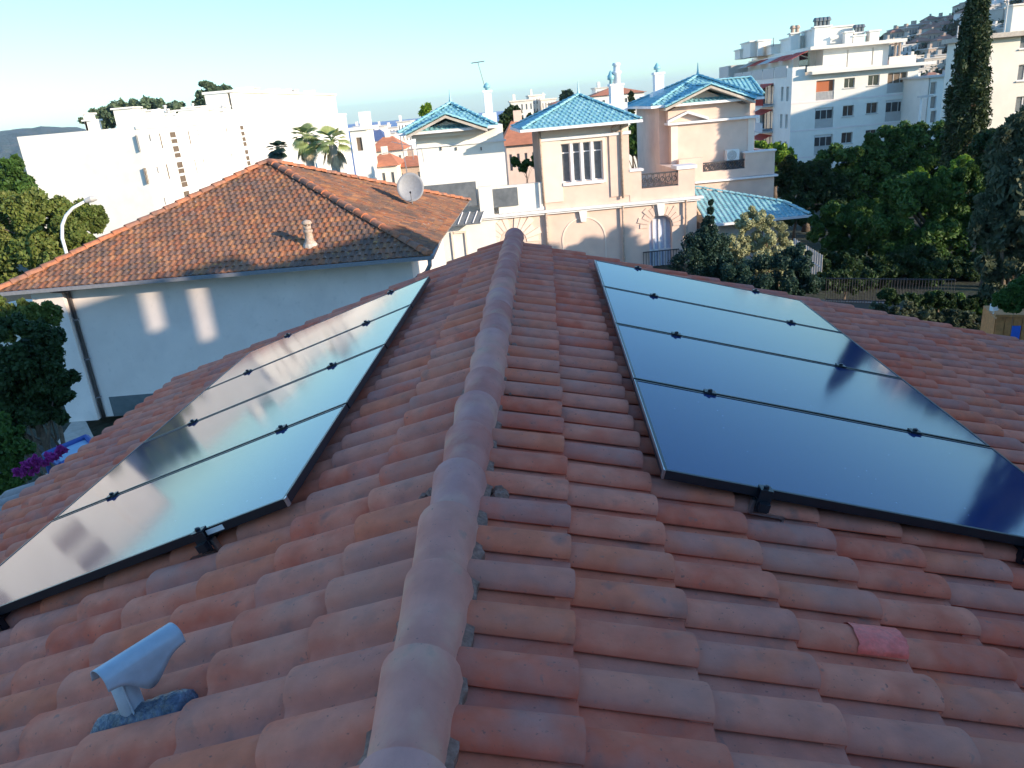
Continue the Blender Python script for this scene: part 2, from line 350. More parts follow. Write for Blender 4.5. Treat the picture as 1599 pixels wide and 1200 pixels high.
# deck and walls under the tiles
dk = MB()
dk.prism([rp(1, -1.3, 0, -.02), rp(1, 7.7, 0, -.02), rp(1, 7.7, 7.1, -.02), rp(1, -1.3, 7.1, -.02)], (0, 0, -.12))
dk.prism([rp(-1, -1.3, 0, -.021), rp(-1, 5.5, 0, -.021), rp(-1, 5.5, 5.05, -.021), rp(-1, -1.3, 5.05, -.021)], (0, 0, -.12))
dk.prism([rp(-1, 5.5, 0, -.021), rp(-1, 7.72, 0, -.021), rp(-1, 7.72, 4.12, -.021), rp(-1, 5.5, 4.12, -.021)], (0, 0, -.12))
fix_normals(dk.build('roof_deck', M['wood'], house))
wb = MB(); zt = lambda s, D: rp(s, 0, D, 0)[2] - .16
def xy(r, s, D): q = rp(s, r, D, 0); return (q[0], q[1])
for (r, sgn) in ((7.4, 1), (-1.1, -1)):
    pts = []
    for (s, D) in ((-1, 3.8), (-1, 0), (1, 6.8)): q = xy(r, s, D); pts.append((q[0], q[1], zt(s, D)))
    pts += [(pts[2][0], pts[2][1], GZ), (pts[0][0], pts[0][1], GZ)]
    wb.prism(pts, rv * .25 * -sgn)
for (s, D) in ((-1, 3.8), (1, 6.8)):
    a = xy(-1.05, s, D - .002); b = xy(7.35, s, D - .002); off = -s * pv * .25
    wb.prism([(a[0], a[1], GZ), (b[0], b[1], GZ), (b[0], b[1], zt(s, D)), (a[0], a[1], zt(s, D))], off)
fix_normals(wb.build('wall', M['white_wall'], house))

# red sealed tile on the right slope
def repair():
    mb = MB(); r0 = None
    d = ray(1383, 1010); t = TR; N = pv * math.sin(t) + np.array([0, 0, 1]) * math.cos(t); Pp = d * (((RO + N * .06) @ N) / (d @ N)) - RO
    r = float(Pp @ rv); Dd = float(Pp @ (pv * math.cos(t) - np.array([0, 0, 1]) * math.sin(t)))
    i = math.floor((r - (1.2951 - 2.4)) / .2); rr = 1.2951 - 2.4 + .2 * i
    j = round((Dd + .07 - .378) / .34); De = .378 + .34 * j
    P = []; n = 14; rn = random.Random(4)
    for q in (-.155, -.11, -.06, -.003):
        for k in range(n + 1):
            t_ = math.pi * .93 * k / n; w = .066 * (1 - math.cos(t_)); h = .013 + .041 * math.sin(t_) ** .85 - .006 * k / n
            P.append(rp(1, rr + w - .001, De + q + rn.uniform(-.003, .003), .010 + .028 * (1 + q / .395) + h + rn.uniform(.0035, .0055)))
    m = n + 1; mb.add(P, [(a * m + k, a * m + k + 1, (a + 1) * m + k + 1, (a + 1) * m + k) for a in range(3) for k in range(n)])
    o = mb.build('repair_patch', M['patch'], roofR, smooth=True); o['label'] = 'bright red sealant patch on the end of one roof tile'
repair()

# ------------------------------------------------------------------ solar panels
PW, PL_, AL = 1.06, 1.919, .7517
def frp(side, r0, D0):
    class S:
        def w(s, u, v, z): return rp(side, r0 + u, D0 + v, z)
    return S()
ordn = ['nearest the camera', 'second from the near end', 'third from the near end', 'farthest from the camera']
for side, y0, wordy in ((1, 2.696, 'right'), (-1, 2.7098, 'left')):
    for k in range(4):
        S = frp(side, y0 + PW * k, AL); w = PW - .022; h0, h1 = .112, .15
        t = thing('solar_panel', rp(side, y0 + PW * (k + .5), AL + PL_ / 2, .05), 'black framed solar panel on the %s slope, %s' % (wordy, ordn[k]), 'solar panel', 'solar panels on the two roof slopes')
        f = MB(); a = .012
        f.box(S, 0, w, 0, a, h0, h1).box(S, 0, w, PL_ - a, PL_, h0, h1).box(S, 0, a, a, PL_ - a, h0, h1).box(S, w - a, w, a, PL_ - a, h0, h1)
        fo = f.build('frame', M['black'], t); fix_normals(fo)
        g = MB().box(S, a, w - a, a, PL_ - a, h1 - .012, h1 - .0025); go = g.build('glass', M['pv'], t); fix_normals(go)
        al = MB(); e = .0022                                             # bright aluminium edge of the frame facing the ridge
        if side > 0: al.box(S, 0, w, -.0035, -.0005, h1 - .016, h1 + .0008)
        else: al.box(S, 0, w, -.0035, -.0005, h1 - .004, h1 + .0008)
        if side > 0: fix_normals(al.build('bright_edge', M['alu'], t))
        bk = MB().box(S, a, w - a, a, PL_ - a, h0 + .002, h0 + .006); fix_normals(bk.build('back_sheet', M['black'], t))
        for D in (.40, 1.50):
            c = MB().box(S, w - .012, w + .034, D - .03, D + .03, h1 + .001, h1 + .010).lathe(rp(side, y0 + PW * k + w + .011, AL + D, h1 + .010), [(.012, 0), (.012, .010), (.004, .012)], 8)
            fix_normals(c.build('clamp', M['black'], t))
            if k == 0:
                c = MB().box(S, -.035, .012, D - .025, D + .025, h1 + .001, h1 + .009).box(S, -.035, -.026, D - .025, D + .025, h0 - .05, h1 + .0).lathe(rp(side, y0 - .015, AL + D, h1 + .009), [(.011, 0), (.011, .012), (.003, .014)], 8)
                fix_normals(c.build('clamp', M['black'], t))
        if k == 0 and side < 0:
            s_ = MB().box(S, -.0025, -.0002, .30, .38, h0 + .008, h1 - .008); q = s_.build('sticker', M['fine_white'], t); fix_normals(q)
        if k == 0:
            c = MB().box(S, -.002, .02, -.0045, .001, h0, h1 + .001).box(S, -.003, -.0005, 0, .004, h0, h1); fix_normals(c.build('corner_trim', M['alu'], t))
    for D in (.40, 1.50):
        S = frp(side, y0, AL + D)
        t = thing('mounting_rail', rp(side, y0, AL + D, .05), 'black mounting rail under the %s solar panels on its %s side' % (wordy, 'ridge' if D < 1 else 'eave'), 'rail', 'rails under the solar panels')
        m_ = MB().box(S, -.06, 4 * PW + .05, -.02, .02, .078, .111); fix_normals(m_.build('rail', M['black'], t))
        for q in (.0, 1.3, 2.6, 3.9):
            hk = MB().box(S, q - .015, q + .015, -.035, -.022, .045, .10).box(S, q - .015, q + .015, -.035, .11, .040, .047).box(S, q - .015, q + .015, .10, .11, .02, .047)
            fix_normals(hk.build('hook', M['alu'] if (q == 0 and D < 1) else M['black'], t))

# ------------------------------------------------------------------ metal vent on the left slope
def vent():
    base = rp(-1, 1.70, .93, .045)
    t = thing('vent_pipe', base, 'grey metal vent pipe with a saddle shaped cowl rising from the left slope', 'vent pipe')
    ax = np.array([0, 0, 1.]); lean = np.array([-.02, .0, 0])
    top = base + np.array([-.035, .03, .15])
    MB().tube([base - (0, 0, .08), base + (top - base) * .5, top], .034, 28).build('pipe', M['zinc'], t, smooth=True)
    sm_ = MB()
    for o in (-.012, .004, .018):
        a = base + np.array([.026 + o * .35, -.024 + o * .9, 0]); b = a + (top - base) * .98; sm_.tube([a - (0, 0, .03), b], .0028, 6)
    sm_.build('seam', M['zinc'], t)
    # cowl: a half round saddle, open below, with a skirt that runs down onto the pipe
    A = np.array([at(150, 1040, 1)[0], 0, 0])
    P0 = ray(152, 1048); P1 = ray(268, 975); tp = top + np.array([0, 0, .075]); dist = (tp @ CF)
    a = P0 * (dist * 1.0); b = P1 * (dist * 1.0); a[2] = b[2] = (a[2] + b[2]) / 2
    a = P0 * (a[2] / P0[2]); b = P1 * (b[2] / P1[2])
    axd = (b - a); Ln = np.linalg.norm(axd); axd /= Ln; sd_ = np.cross(axd, (0, 0, 1)); sd_ /= np.linalg.norm(sd_)
    mid = (a + b) / 2; Ln = .235; P = []; nu, nk = 28, 22
    for i in range(nu + 1):
        s = (i / nu - .5)
        for k in range(nk + 1):
            th = (k / nk - .5) * 2                                         # -1..1 around the arch
            reach = 1.22 + .95 * math.exp(-(s / .17) ** 2) if abs(th) > 0 else 1
            ang = th * math.pi * .42
            p = mid + axd * s * Ln + sd_ * math.sin(ang) * .046 + np.array([0, 0, 1]) * (math.cos(ang) - 1) * .046
            ex = max(0, abs(th) - .72) / .28
            drop = (.014 + .080 * math.exp(-(s / .23) ** 2)) * ex; inw = .010 * ex * math.exp(-(s / .2) ** 2)
            p = p - np.array([0, 0, 1]) * drop - sd_ * math.copysign(inw, th)
            P.append(p)
    m_ = nk + 1; mb = MB(); mb.add(P, [(i * m_ + k, i * m_ + k + 1, (i + 1) * m_ + k + 1, (i + 1) * m_ + k) for i in range(nu) for k in range(nk)])
    o = mb.build('cowl', M['zinc'], t, smooth=True); md = o.modifiers.new('th', 'SOLIDIFY'); md.thickness = .0025
    # bitumen flashing draped over the tile round the pipe
    P = []; rn = random.Random(5); N1, N2 = 30, 22
    for i in range(N1 + 1):
        for k in range(N2 + 1):
            r = 1.585 + .25 * i / N1; D = .745 + .34 * k / N2
            e = min(i, N1 - i, k, N2 - k) / 4.; hh = .030 + .055 * math.exp(-(((r - 1.70) / .055) ** 2)) * min(1, e + .4) + .006 * rn.random()
            if min(i, N1 - i, k, N2 - k) == 0: hh -= .03
            P.append(rp(-1, r, D, hh))
    m_ = N2 + 1; mb = MB(); mb.add(P, [(i * m_ + k, (i + 1) * m_ + k, (i + 1) * m_ + k + 1, i * m_ + k + 1) for i in range(N1) for k in range(N2)])
    mb.build('flashing', M['bitumen'], t, smooth=True)
vent()

# ------------------------------------------------------------------ foliage helpers
def leaves(centers, rads, n, size, rng, flat=.5, aspect=1.6, squash=1., droop=0.):
    """n leaf quads scattered mostly near the surface of many small clumps"""
    k = rng.integers(0, len(centers), n); d = rng.normal(size=(n, 3)); d /= np.linalg.norm(d, axis=1)[:, None]
    rr = rng.random(n) ** .45; p = centers[k] + d * (rads[k] * rr)[:, None] * np.array([1, 1, squash])
    nrm = d * flat + rng.normal(size=(n, 3)) * .6 + np.array([0, 0, .25]); nrm /= np.linalg.norm(nrm, axis=1)[:, None]
    a = np.cross(nrm, rng.normal(size=(n, 3)) + np.array([0, 0, -droop * 0])); a /= np.linalg.norm(a, axis=1)[:, None] + 1e-9
    if droop:
        a = a * (1 - droop) + np.array([0, 0, -1.]) * droop; a /= np.linalg.norm(a, axis=1)[:, None]
    b = np.cross(nrm, a); b /= np.linalg.norm(b, axis=1)[:, None] + 1e-9
    s = size * (.6 + .8 * rng.random(n)); a = a * (s * aspect / 2)[:, None]; b = b * (s / 2)[:, None]
    V = np.stack([p - a, p - a * .1 + b, p + a, p - a * .1 - b], 1).reshape(-1, 3)
    return V
def leafmesh(name, V, m, parent=None, org=None):
    o0 = ORG[parent.name] if parent is not None else np.array(org, float); V = V - o0; nq = len(V) // 4
    me = bpy.data.meshes.new(name); me.vertices.add(len(V)); me.vertices.foreach_set('co', V.ravel().astype(np.float32))
    me.loops.add(nq * 4); me.loops.foreach_set('vertex_index', np.arange(nq * 4, dtype=np.int32)); me.polygons.add(nq)
    me.polygons.foreach_set('loop_start', np.arange(0, nq * 4, 4, dtype=np.int32)); me.polygons.foreach_set('loop_total', np.full(nq, 4, np.int32))
    me.update(calc_edges=True); me.validate(); me.materials.append(m)
    o = bpy.data.objects.new(name, me); sc.collection.objects.link(o)
    if parent is not None: o.parent = parent
    else: o.location = o0
    ORG[o.name] = o0; return o
def clumps_in(sph, per, rng, fr=(.22, .38)):
    C, Rr = [], []
    for (c, r) in sph:
        r = np.array(r if hasattr(r, '__len__') else (r, r, r), float); m = r.mean()
        for i in range(per):
            d = rng.normal(size=3); d /= np.linalg.norm(d); q = rng.random() ** .35; s = m * rng.uniform(*fr)
            C.append(np.array(c) + d * r * q * .86); Rr.append(s)
    return np.array(C), np.array(Rr)
def pxs(Y, lst, sq=1.):
    out = []
    for e in lst:
        x, y, r = e[:3]; dy = e[3] if len(e) > 3 else 0; c = at(x, y, Y + dy); rr = r / FPX * (c @ CF); out.append((c, (rr, rr, rr * sq)))
    return out
def tree(name, label, cat, sph, m, n, size, trunk=None, seed=0, per=26, group=None, fr=(.2, .36), ground=None, droop=0., aspect=1.6, tr=.16, mats=None, limbs=8):
    rng = np.random.default_rng(seed + 11); cs = np.array([c for c, r in sph]); g = GZ if ground is None else ground
    tb = np.array([cs[:, 0].mean(), cs[:, 1].mean(), g]) if trunk is None else np.array([trunk[0], trunk[1], g])
    t = thing(name, tb, label, cat, group); zc = cs[:, 2].mean()
    C, Rr = clumps_in(sph, per, rng, fr); V = leaves(C, Rr, n, size, rng, droop=droop, aspect=aspect)
    leafmesh('crown', V, m, t)
    mb = MB(); top = np.array([cs[:, 0].mean(), cs[:, 1].mean(), zc])
    mid = tb + (top - tb) * .45 + np.array([.1, .1, 0]); mb.tube([tb - (0, 0, .3), tb + (0, 0, .3), mid, top], [tr * 1.5, tr * 1.1, tr * .8, tr * .3], 9)
    for i in range(limbs):
        e = C[rng.integers(len(C))]; q = tb + (top - tb) * rng.uniform(.35, .8); mb.tube([q, (q + e) / 2 + (0, 0, .1), e], [tr * .4, tr * .25, tr * .08], 5)
    mb.build('trunk', M['bark'], t, smooth=True); return t

# ------------------------------------------------------------------ building helpers
def wallgrid(mb, fr, v, u0, u1, z0, z1, holes, d=.22):
    us = sorted({u0, u1} | {min(max(h[k], u0), u1) for h in holes for k in (0, 1)}); zs = sorted({z0, z1} | {min(max(h[k], z0), z1) for h in holes for k in (2, 3)})
    for a, b in zip(us[:-1], us[1:]):
        for c, e in zip(zs[:-1], zs[1:]):
            if b - a < 1e-4 or e - c < 1e-4: continue
            mu, mz = (a + b) / 2, (c + e) / 2
            if any(h[0] < mu < h[1] and h[2] < mz < h[3] for h in holes): continue
            mb.quad(fr.w(a, v, c), fr.w(b, v, c), fr.w(b, v, e), fr.w(a, v, e))
    for (a, b, c, e) in holes:
        mb.quad(fr.w(a, v, c), fr.w(a, v + d, c), fr.w(a, v + d, e), fr.w(a, v, e)); mb.quad(fr.w(b, v, c), fr.w(b, v, e), fr.w(b, v + d, e), fr.w(b, v + d, c))
        mb.quad(fr.w(a, v, e), fr.w(a, v + d, e), fr.w(b, v + d, e), fr.w(b, v, e)); mb.quad(fr.w(a, v, c), fr.w(b, v, c), fr.w(b, v + d, c), fr.w(a, v + d, c))
def window(root, fr, v, h, glass, frame, nx=2, ny=1, d=.22, bar=.045, sill=False, split=None):
    a, b, c, e = h
    p = MB().box(fr, a, b, v + d - .02, v + d + .03, c, e); o = p.build('window', glass, root); fix_normals(o)
    f = MB(); y0, y1 = v + d - .07, v + d - .023
    f.box(fr, a, a + bar, y0, y1, c, e).box(fr, b - bar, b, y0, y1, c, e).box(fr, a + bar, b - bar, y0, y1, c, c + bar).box(fr, a + bar, b - bar, y0, y1, e - bar, e)
    for i in range(1, nx): u = a + (b - a) * i / nx; f.box(fr, u - bar / 2, u + bar / 2, y0 + .003, y1 + .001, c + bar, e - bar)
    for i in range(1, ny): z = c + (e - c) * i / ny; f.box(fr, a + bar, b - bar, y0 + .006, y1, z - bar / 2, z + bar / 2)
    if split: z = c + (e - c) * split; f.box(fr, a + bar, b - bar, y0 + .006, y1, z - bar / 2, z + bar / 2)
    q = f.build('frame', frame, o); fix_normals(q)
    if sill: s = MB().box(fr, a - .08, b + .08, v - .09, v + .02, c - .08, c - .002).build('sill', M['slab'], o); fix_normals(s)
    return o
def railing(root, fr, v, a, b, c, e, m, solid=None):
    f = MB(); f.box(fr, a, b, v - .02, v + .02, e - .05, e); f.box(fr, a, b, v - .02, v + .02, c, c + .04); n = max(2, int((b - a) / .14))
    for i in range(n + 1): u = a + (b - a) * i / n; f.box(fr, u - .012, u + .012, v - .011, v + .011, c + .04, e - .05)
    if solid: f.box(fr, a + .02, b - .02, v + .025, v + .04, c, e - .06)
    o = f.build('railing', m, root); fix_normals(o); return o
def tiled_plane(mb, P, ex, ey, W, L, inside, tw=.25, tl=.34, rnd=None, bump=.03, gap=0):
    """real tiles on a plane: P origin at the eave, ex along the eave, ey up the slope (unit vectors)"""
    N = np.cross(ex, ey); N /= np.linalg.norm(N); N = N if N[2] > 0 else -N; nx, ny = int(W / tw) + 1, int(L / tl) + 1
    prof = [(0, .2), (.12, .85), (.28, 1), (.44, .75), (.56, .12), (.8, 0), (1.04, .15)]
    for j in range(ny):
        for i_ in range(nx + 1):
            i = i_ - gap * (j % 2); u, s = (i + .5) * tw, (j + .5) * tl
            if not inside(u, s): continue
            V = []; q = rnd.uniform(-.008, .008); lf = rnd.uniform(-.004, .005)
            for (dy, h) in ((0, .028), (tl * 1.1, .004)):
                for (x, k) in prof: V.append(P + ex * ((i + x) * tw) + ey * (j * tl + dy + q) + N * (h + lf + k * bump))
            n = len(prof)
            for (x, k) in prof: V.append(P + ex * ((i + x) * tw) + ey * (j * tl + q + .003) + N * (.0 + lf + k * bump * .8))
            mb.add(V, [(a, a + 1, n + a + 1, n + a) for a in range(n - 1)] + [(a, 2 * n + a, 2 * n + a + 1, a + 1) for a in range(n - 1)])
def caps(mb, A, B, r=.12, L=.38, rnd=random, up=.03):
    A = np.array(A, float); B = np.array(B, float); d = B - A; T = np.linalg.norm(d); d /= T; s = np.cross(d, (0, 0, 1.)); s /= np.linalg.norm(s); N = np.cross(s, d); n = int(T / L)
    for i in range(n):
        a = A + d * (T * i / n); b = A + d * (T * (i + 1) / n + .04); V = []; j = rnd.uniform(-.012, .012)
        for (c, ra, h) in ((a, r, .025), (b, r * .86, 0)):
            for k in range(8): t = math.pi * k / 7; V.append(c + s * (-ra * math.cos(t) + j) + N * (up + h - .03 + ra * .85 * math.sin(t)))
        mb.add(V, [(k, k + 1, 9 + k, 8 + k) for k in range(7)] + [tuple(range(8))])

# ------------------------------------------------------------------ neighbour house with a pyramid roof
def neighbour():
    S = 4.0; K = S / 3; FL = np.array([-3.776, 5.717, -1]) * S; FRt = np.array([-.527, 5.666, -1]) * S; BR = np.array([-.308, 8.961, -1]) * S; BL = FL + BR - FRt
    A = np.array([-6.126, 22.017, -.94]) * K; rn = random.Random(12)
    t = thing('neighbour_house', [(FL[0] + FRt[0]) / 2, FL[1] + 6, GZ], 'pale grey neighbouring house with a mottled orange pyramid roof and a blank wall facing us', 'house')
    roofb = MB()
    for (p, q) in ((FL, FRt), (FRt, BR), (BR, BL), (BL, FL)):
        ex = (q - p); Wd = np.linalg.norm(ex); ex = ex / Wd; m = A - p; hh = m - ex * (m @ ex); Ls = np.linalg.norm(hh); ey = hh / Ls; ax = m @ ex
        ins = lambda u, s, ax=ax, Ls=Ls, Wd=Wd: (u > ax * s / Ls - .05) and (u < Wd - (Wd - ax) * s / Ls + .05) and s < Ls - .1
        tiled_plane(roofb, p, ex, ey, Wd, Ls, ins, .21, .30, rn, .030, gap=.5)
    o = roofb.build('roof', M['marseille'], t)
    b = MB(); dz = np.array([0, 0, -.03]); b.add([FL + dz, FRt + dz, BR + dz, BL + dz, A + dz], [(0, 1, 4), (1, 2, 4), (2, 3, 4), (3, 0, 4), (3, 2, 1, 0)]); b.build('roof_boards', M['wood'], t)
    h = MB(); up = np.array([0, 0, .03])
    for c in (FL, FRt, BR, BL): caps(h, c + up, A + up, .15, .45, rn)
    h.lathe(A + (0, 0, -.02), [(.22, 0), (.2, .08), (.1, .13)], 12)
    ho = h.build('hip_tiles', M['hip'], o); sm(ho)
    fr = Fr(FL, math.degrees(math.atan2(FRt[1] - FL[1], FRt[0] - FL[0]))); Wd = np.linalg.norm(FRt - FL); Dp = np.linalg.norm(BR - FRt)
    ov = .66; w = MB(); H = GZ - FL[2]
    w.box(fr, ov + .0, Wd - ov, ov + .12, Dp - ov, H, -.06)
    w.box(fr, ov, ov + .95, ov - .14, ov + .118, H, -.10)                    # pilaster at the left corner
    wo = w.build('wall', M['grey_wall'], t); fix_normals(wo)
    g = MB().box(fr, ov + 1.35, Wd - ov - 1, ov + .09, ov + .116, H, -3.83); fix_normals(g.build('plinth_panel', M['dark_base'], t))
    for (u0, u1, v0, v1) in ((-.09, Wd + .09, -.12, -.01), (Wd + .01, Wd + .12, -.0, Dp)):
        g = MB().box(fr, u0, u1, v0, v1, -.10, .0); g.box(fr, u0 + .015, u1 - .015, v0 + .015, v1 - .015, -.01, .004); fix_normals(g.build('gutter', M['gutter'], t))
    w = MB().box(fr, .0, Wd, 0.0, Dp, -.10, -.05); fix_normals(w.build('soffit', M['grey_wall'], t))
    p = MB(); a = fr.w(ov + .80, ov + .05, -.1); p.tube([fr.w(ov + 1.0, -.06, -.08), fr.w(ov + 1.04, ov + .05, -.3), fr.w(ov + 1.04, ov + .05, -3.4), fr.w(ov + 1.04, ov + .05, H)], .06, 10)
    p.build('downpipe', M['pipe'], t, smooth=True)
    p = MB(); p.tube([fr.w(Wd + .0, -.04, -.08), fr.w(Wd - .02, -.02, -.28), fr.w(Wd - .16, .1, -.5), fr.w(Wd - .52, ov, -.75), fr.w(Wd - .62, ov + .05, -1.0), fr.w(Wd - .62, ov + .05, H)], .065, 10)
    p.build('downpipe', M['gutter'], t, smooth=True)
    for q in range(3):
        cb = MB().box(fr, ov + .97, ov + 1.11, ov - .01, ov + .118, -1.2 - q * 1.3, -1.16 - q * 1.3); fix_normals(cb.build('pipe_bracket', M['gutter'], t))
    # clay chimney pot on the front slope
    c0 = np.array([-4.366, 17.855, -2.661]) * K; c = thing('chimney_pot', c0, 'short pale clay chimney pot with ringed neck on the mottled orange roof', 'chimney')
    sh = MB().lathe(c0, [(a_ * 1.02, h_ * 1.12) for a_, h_ in [(.20, -.15), (.19, .06), (.13, .12), (.12, .34), (.145, .36), (.145, .40), (.11, .42)]], 16); so = sh.build('shaft', M['terracotta'], c, smooth=True)
    sh = MB().lathe(c0 + (0, 0, .47), [(a_ * 1.02, h_ * 1.12) for a_, h_ in [(.11, 0), (.115, .10)]], 14); sh.lathe(c0 + (0, 0, .64), [(a_ * 1.02, h_ * 1.12) for a_, h_ in [(.15, 0), (.155, .03), (.12, .09), (.02, .12)]], 14)
    for k in range(5): a = k * 2 * math.pi / 5; sh.tube([c0 + (.10 * math.cos(a), .10 * math.sin(a), .56), c0 + (.10 * math.cos(a), .10 * math.sin(a), .67)], .02, 6)
    sh.build('cowl', M['terracotta'], c, smooth=True)
    bs = MB().lathe(c0 + (0, 0, -.1), [(a_ * 1.02, h_ * 1.12) for a_, h_ in [(.24, 0), (.22, .1), (.17, .17)]], 12).build('flashing', M['stone'], c)
    # dish and aerial mast on the right slope
    b0 = np.array([-2.417, 22.715, -2.487]) * K; mt = thing('aerial_mast', b0, 'thin mast with a stick aerial rising behind the satellite dish', 'aerial')
    tp = at(625, 212, 30.4); MB().tube([b0 - (0, 0, .2), b0 + (tp - b0) * .5, tp], [.022, .018, .015], 7).build('pole', M['gutter'], mt)
    for (px, py, px2, py2, px3, nm) in ((598, 240, 658, 232, 9, 'a'), (612, 222, 642, 228, 6, 'b')):
        y = MB(); A1, B1 = at(px, py, 30.4), at(px2, py2, 30.4); y.tube([A1, B1], .012, 5)
        for k in range(px3): c_ = A1 + (B1 - A1) * k / (px3 - 1); y.tube([c_ + (0, .35, .0), c_ - (0, .35, 0)], .006, 4)
        y.tube([B1, at(px2 + 4, py2 + 22, 30.4)], .01, 4)
        y.build('antenna', M['gutter'], mt)
    dc = at(641, 293, 29.87); ds = thing('satellite_dish', dc, 'large round grey satellite dish on the right hand slope of the orange roof', 'satellite dish')
    ax = np.array([.05, -.9, .28]); ax /= np.linalg.norm(ax); e1 = np.cross(ax, (0, 0, 1.)); e1 /= np.linalg.norm(e1); e2 = np.cross(e1, ax); R = .53
    P = [dc - ax * .09]; F = []
    for j in range(1, 7):
        q = j / 6
        for k in range(32): a = 2 * math.pi * k / 32; P.append(dc + e1 * R * .96 * q * math.cos(a) + e2 * R * 1.04 * q * math.sin(a) + ax * (.13 * q * q - .09))
    F = [(0, 1 + k, 1 + (k + 1) % 32) for k in range(32)] + [(1 + 32 * j + k, 1 + 32 * (j + 1) + k, 1 + 32 * (j + 1) + (k + 1) % 32, 1 + 32 * j + (k + 1) % 32) for j in range(5) for k in range(32)]
    o = MB().add(P, F).build('reflector', M['dish'], ds, smooth=True); md = o.modifiers.new('t', 'SOLIDIFY'); md.thickness = .012
    fp = dc + ax * .55 - e2 * .3; MB().tube([dc - e2 * R * .9, dc - e2 * .5 + ax * .2, fp], .012, 6).build('arm', M['gutter'], ds)
    MB().tube([fp - ax * .02, fp + ax * .03, fp - ax * .09], [.035, .035, .03], 10).build('receiver', M['black'], ds)
    MB().tube([dc - ax * .08, dc - ax * .25, np.array([b0[0], b0[1], dc[2] - .1])], .02, 6).build('bracket', M['gutter'], ds)
neighbour()

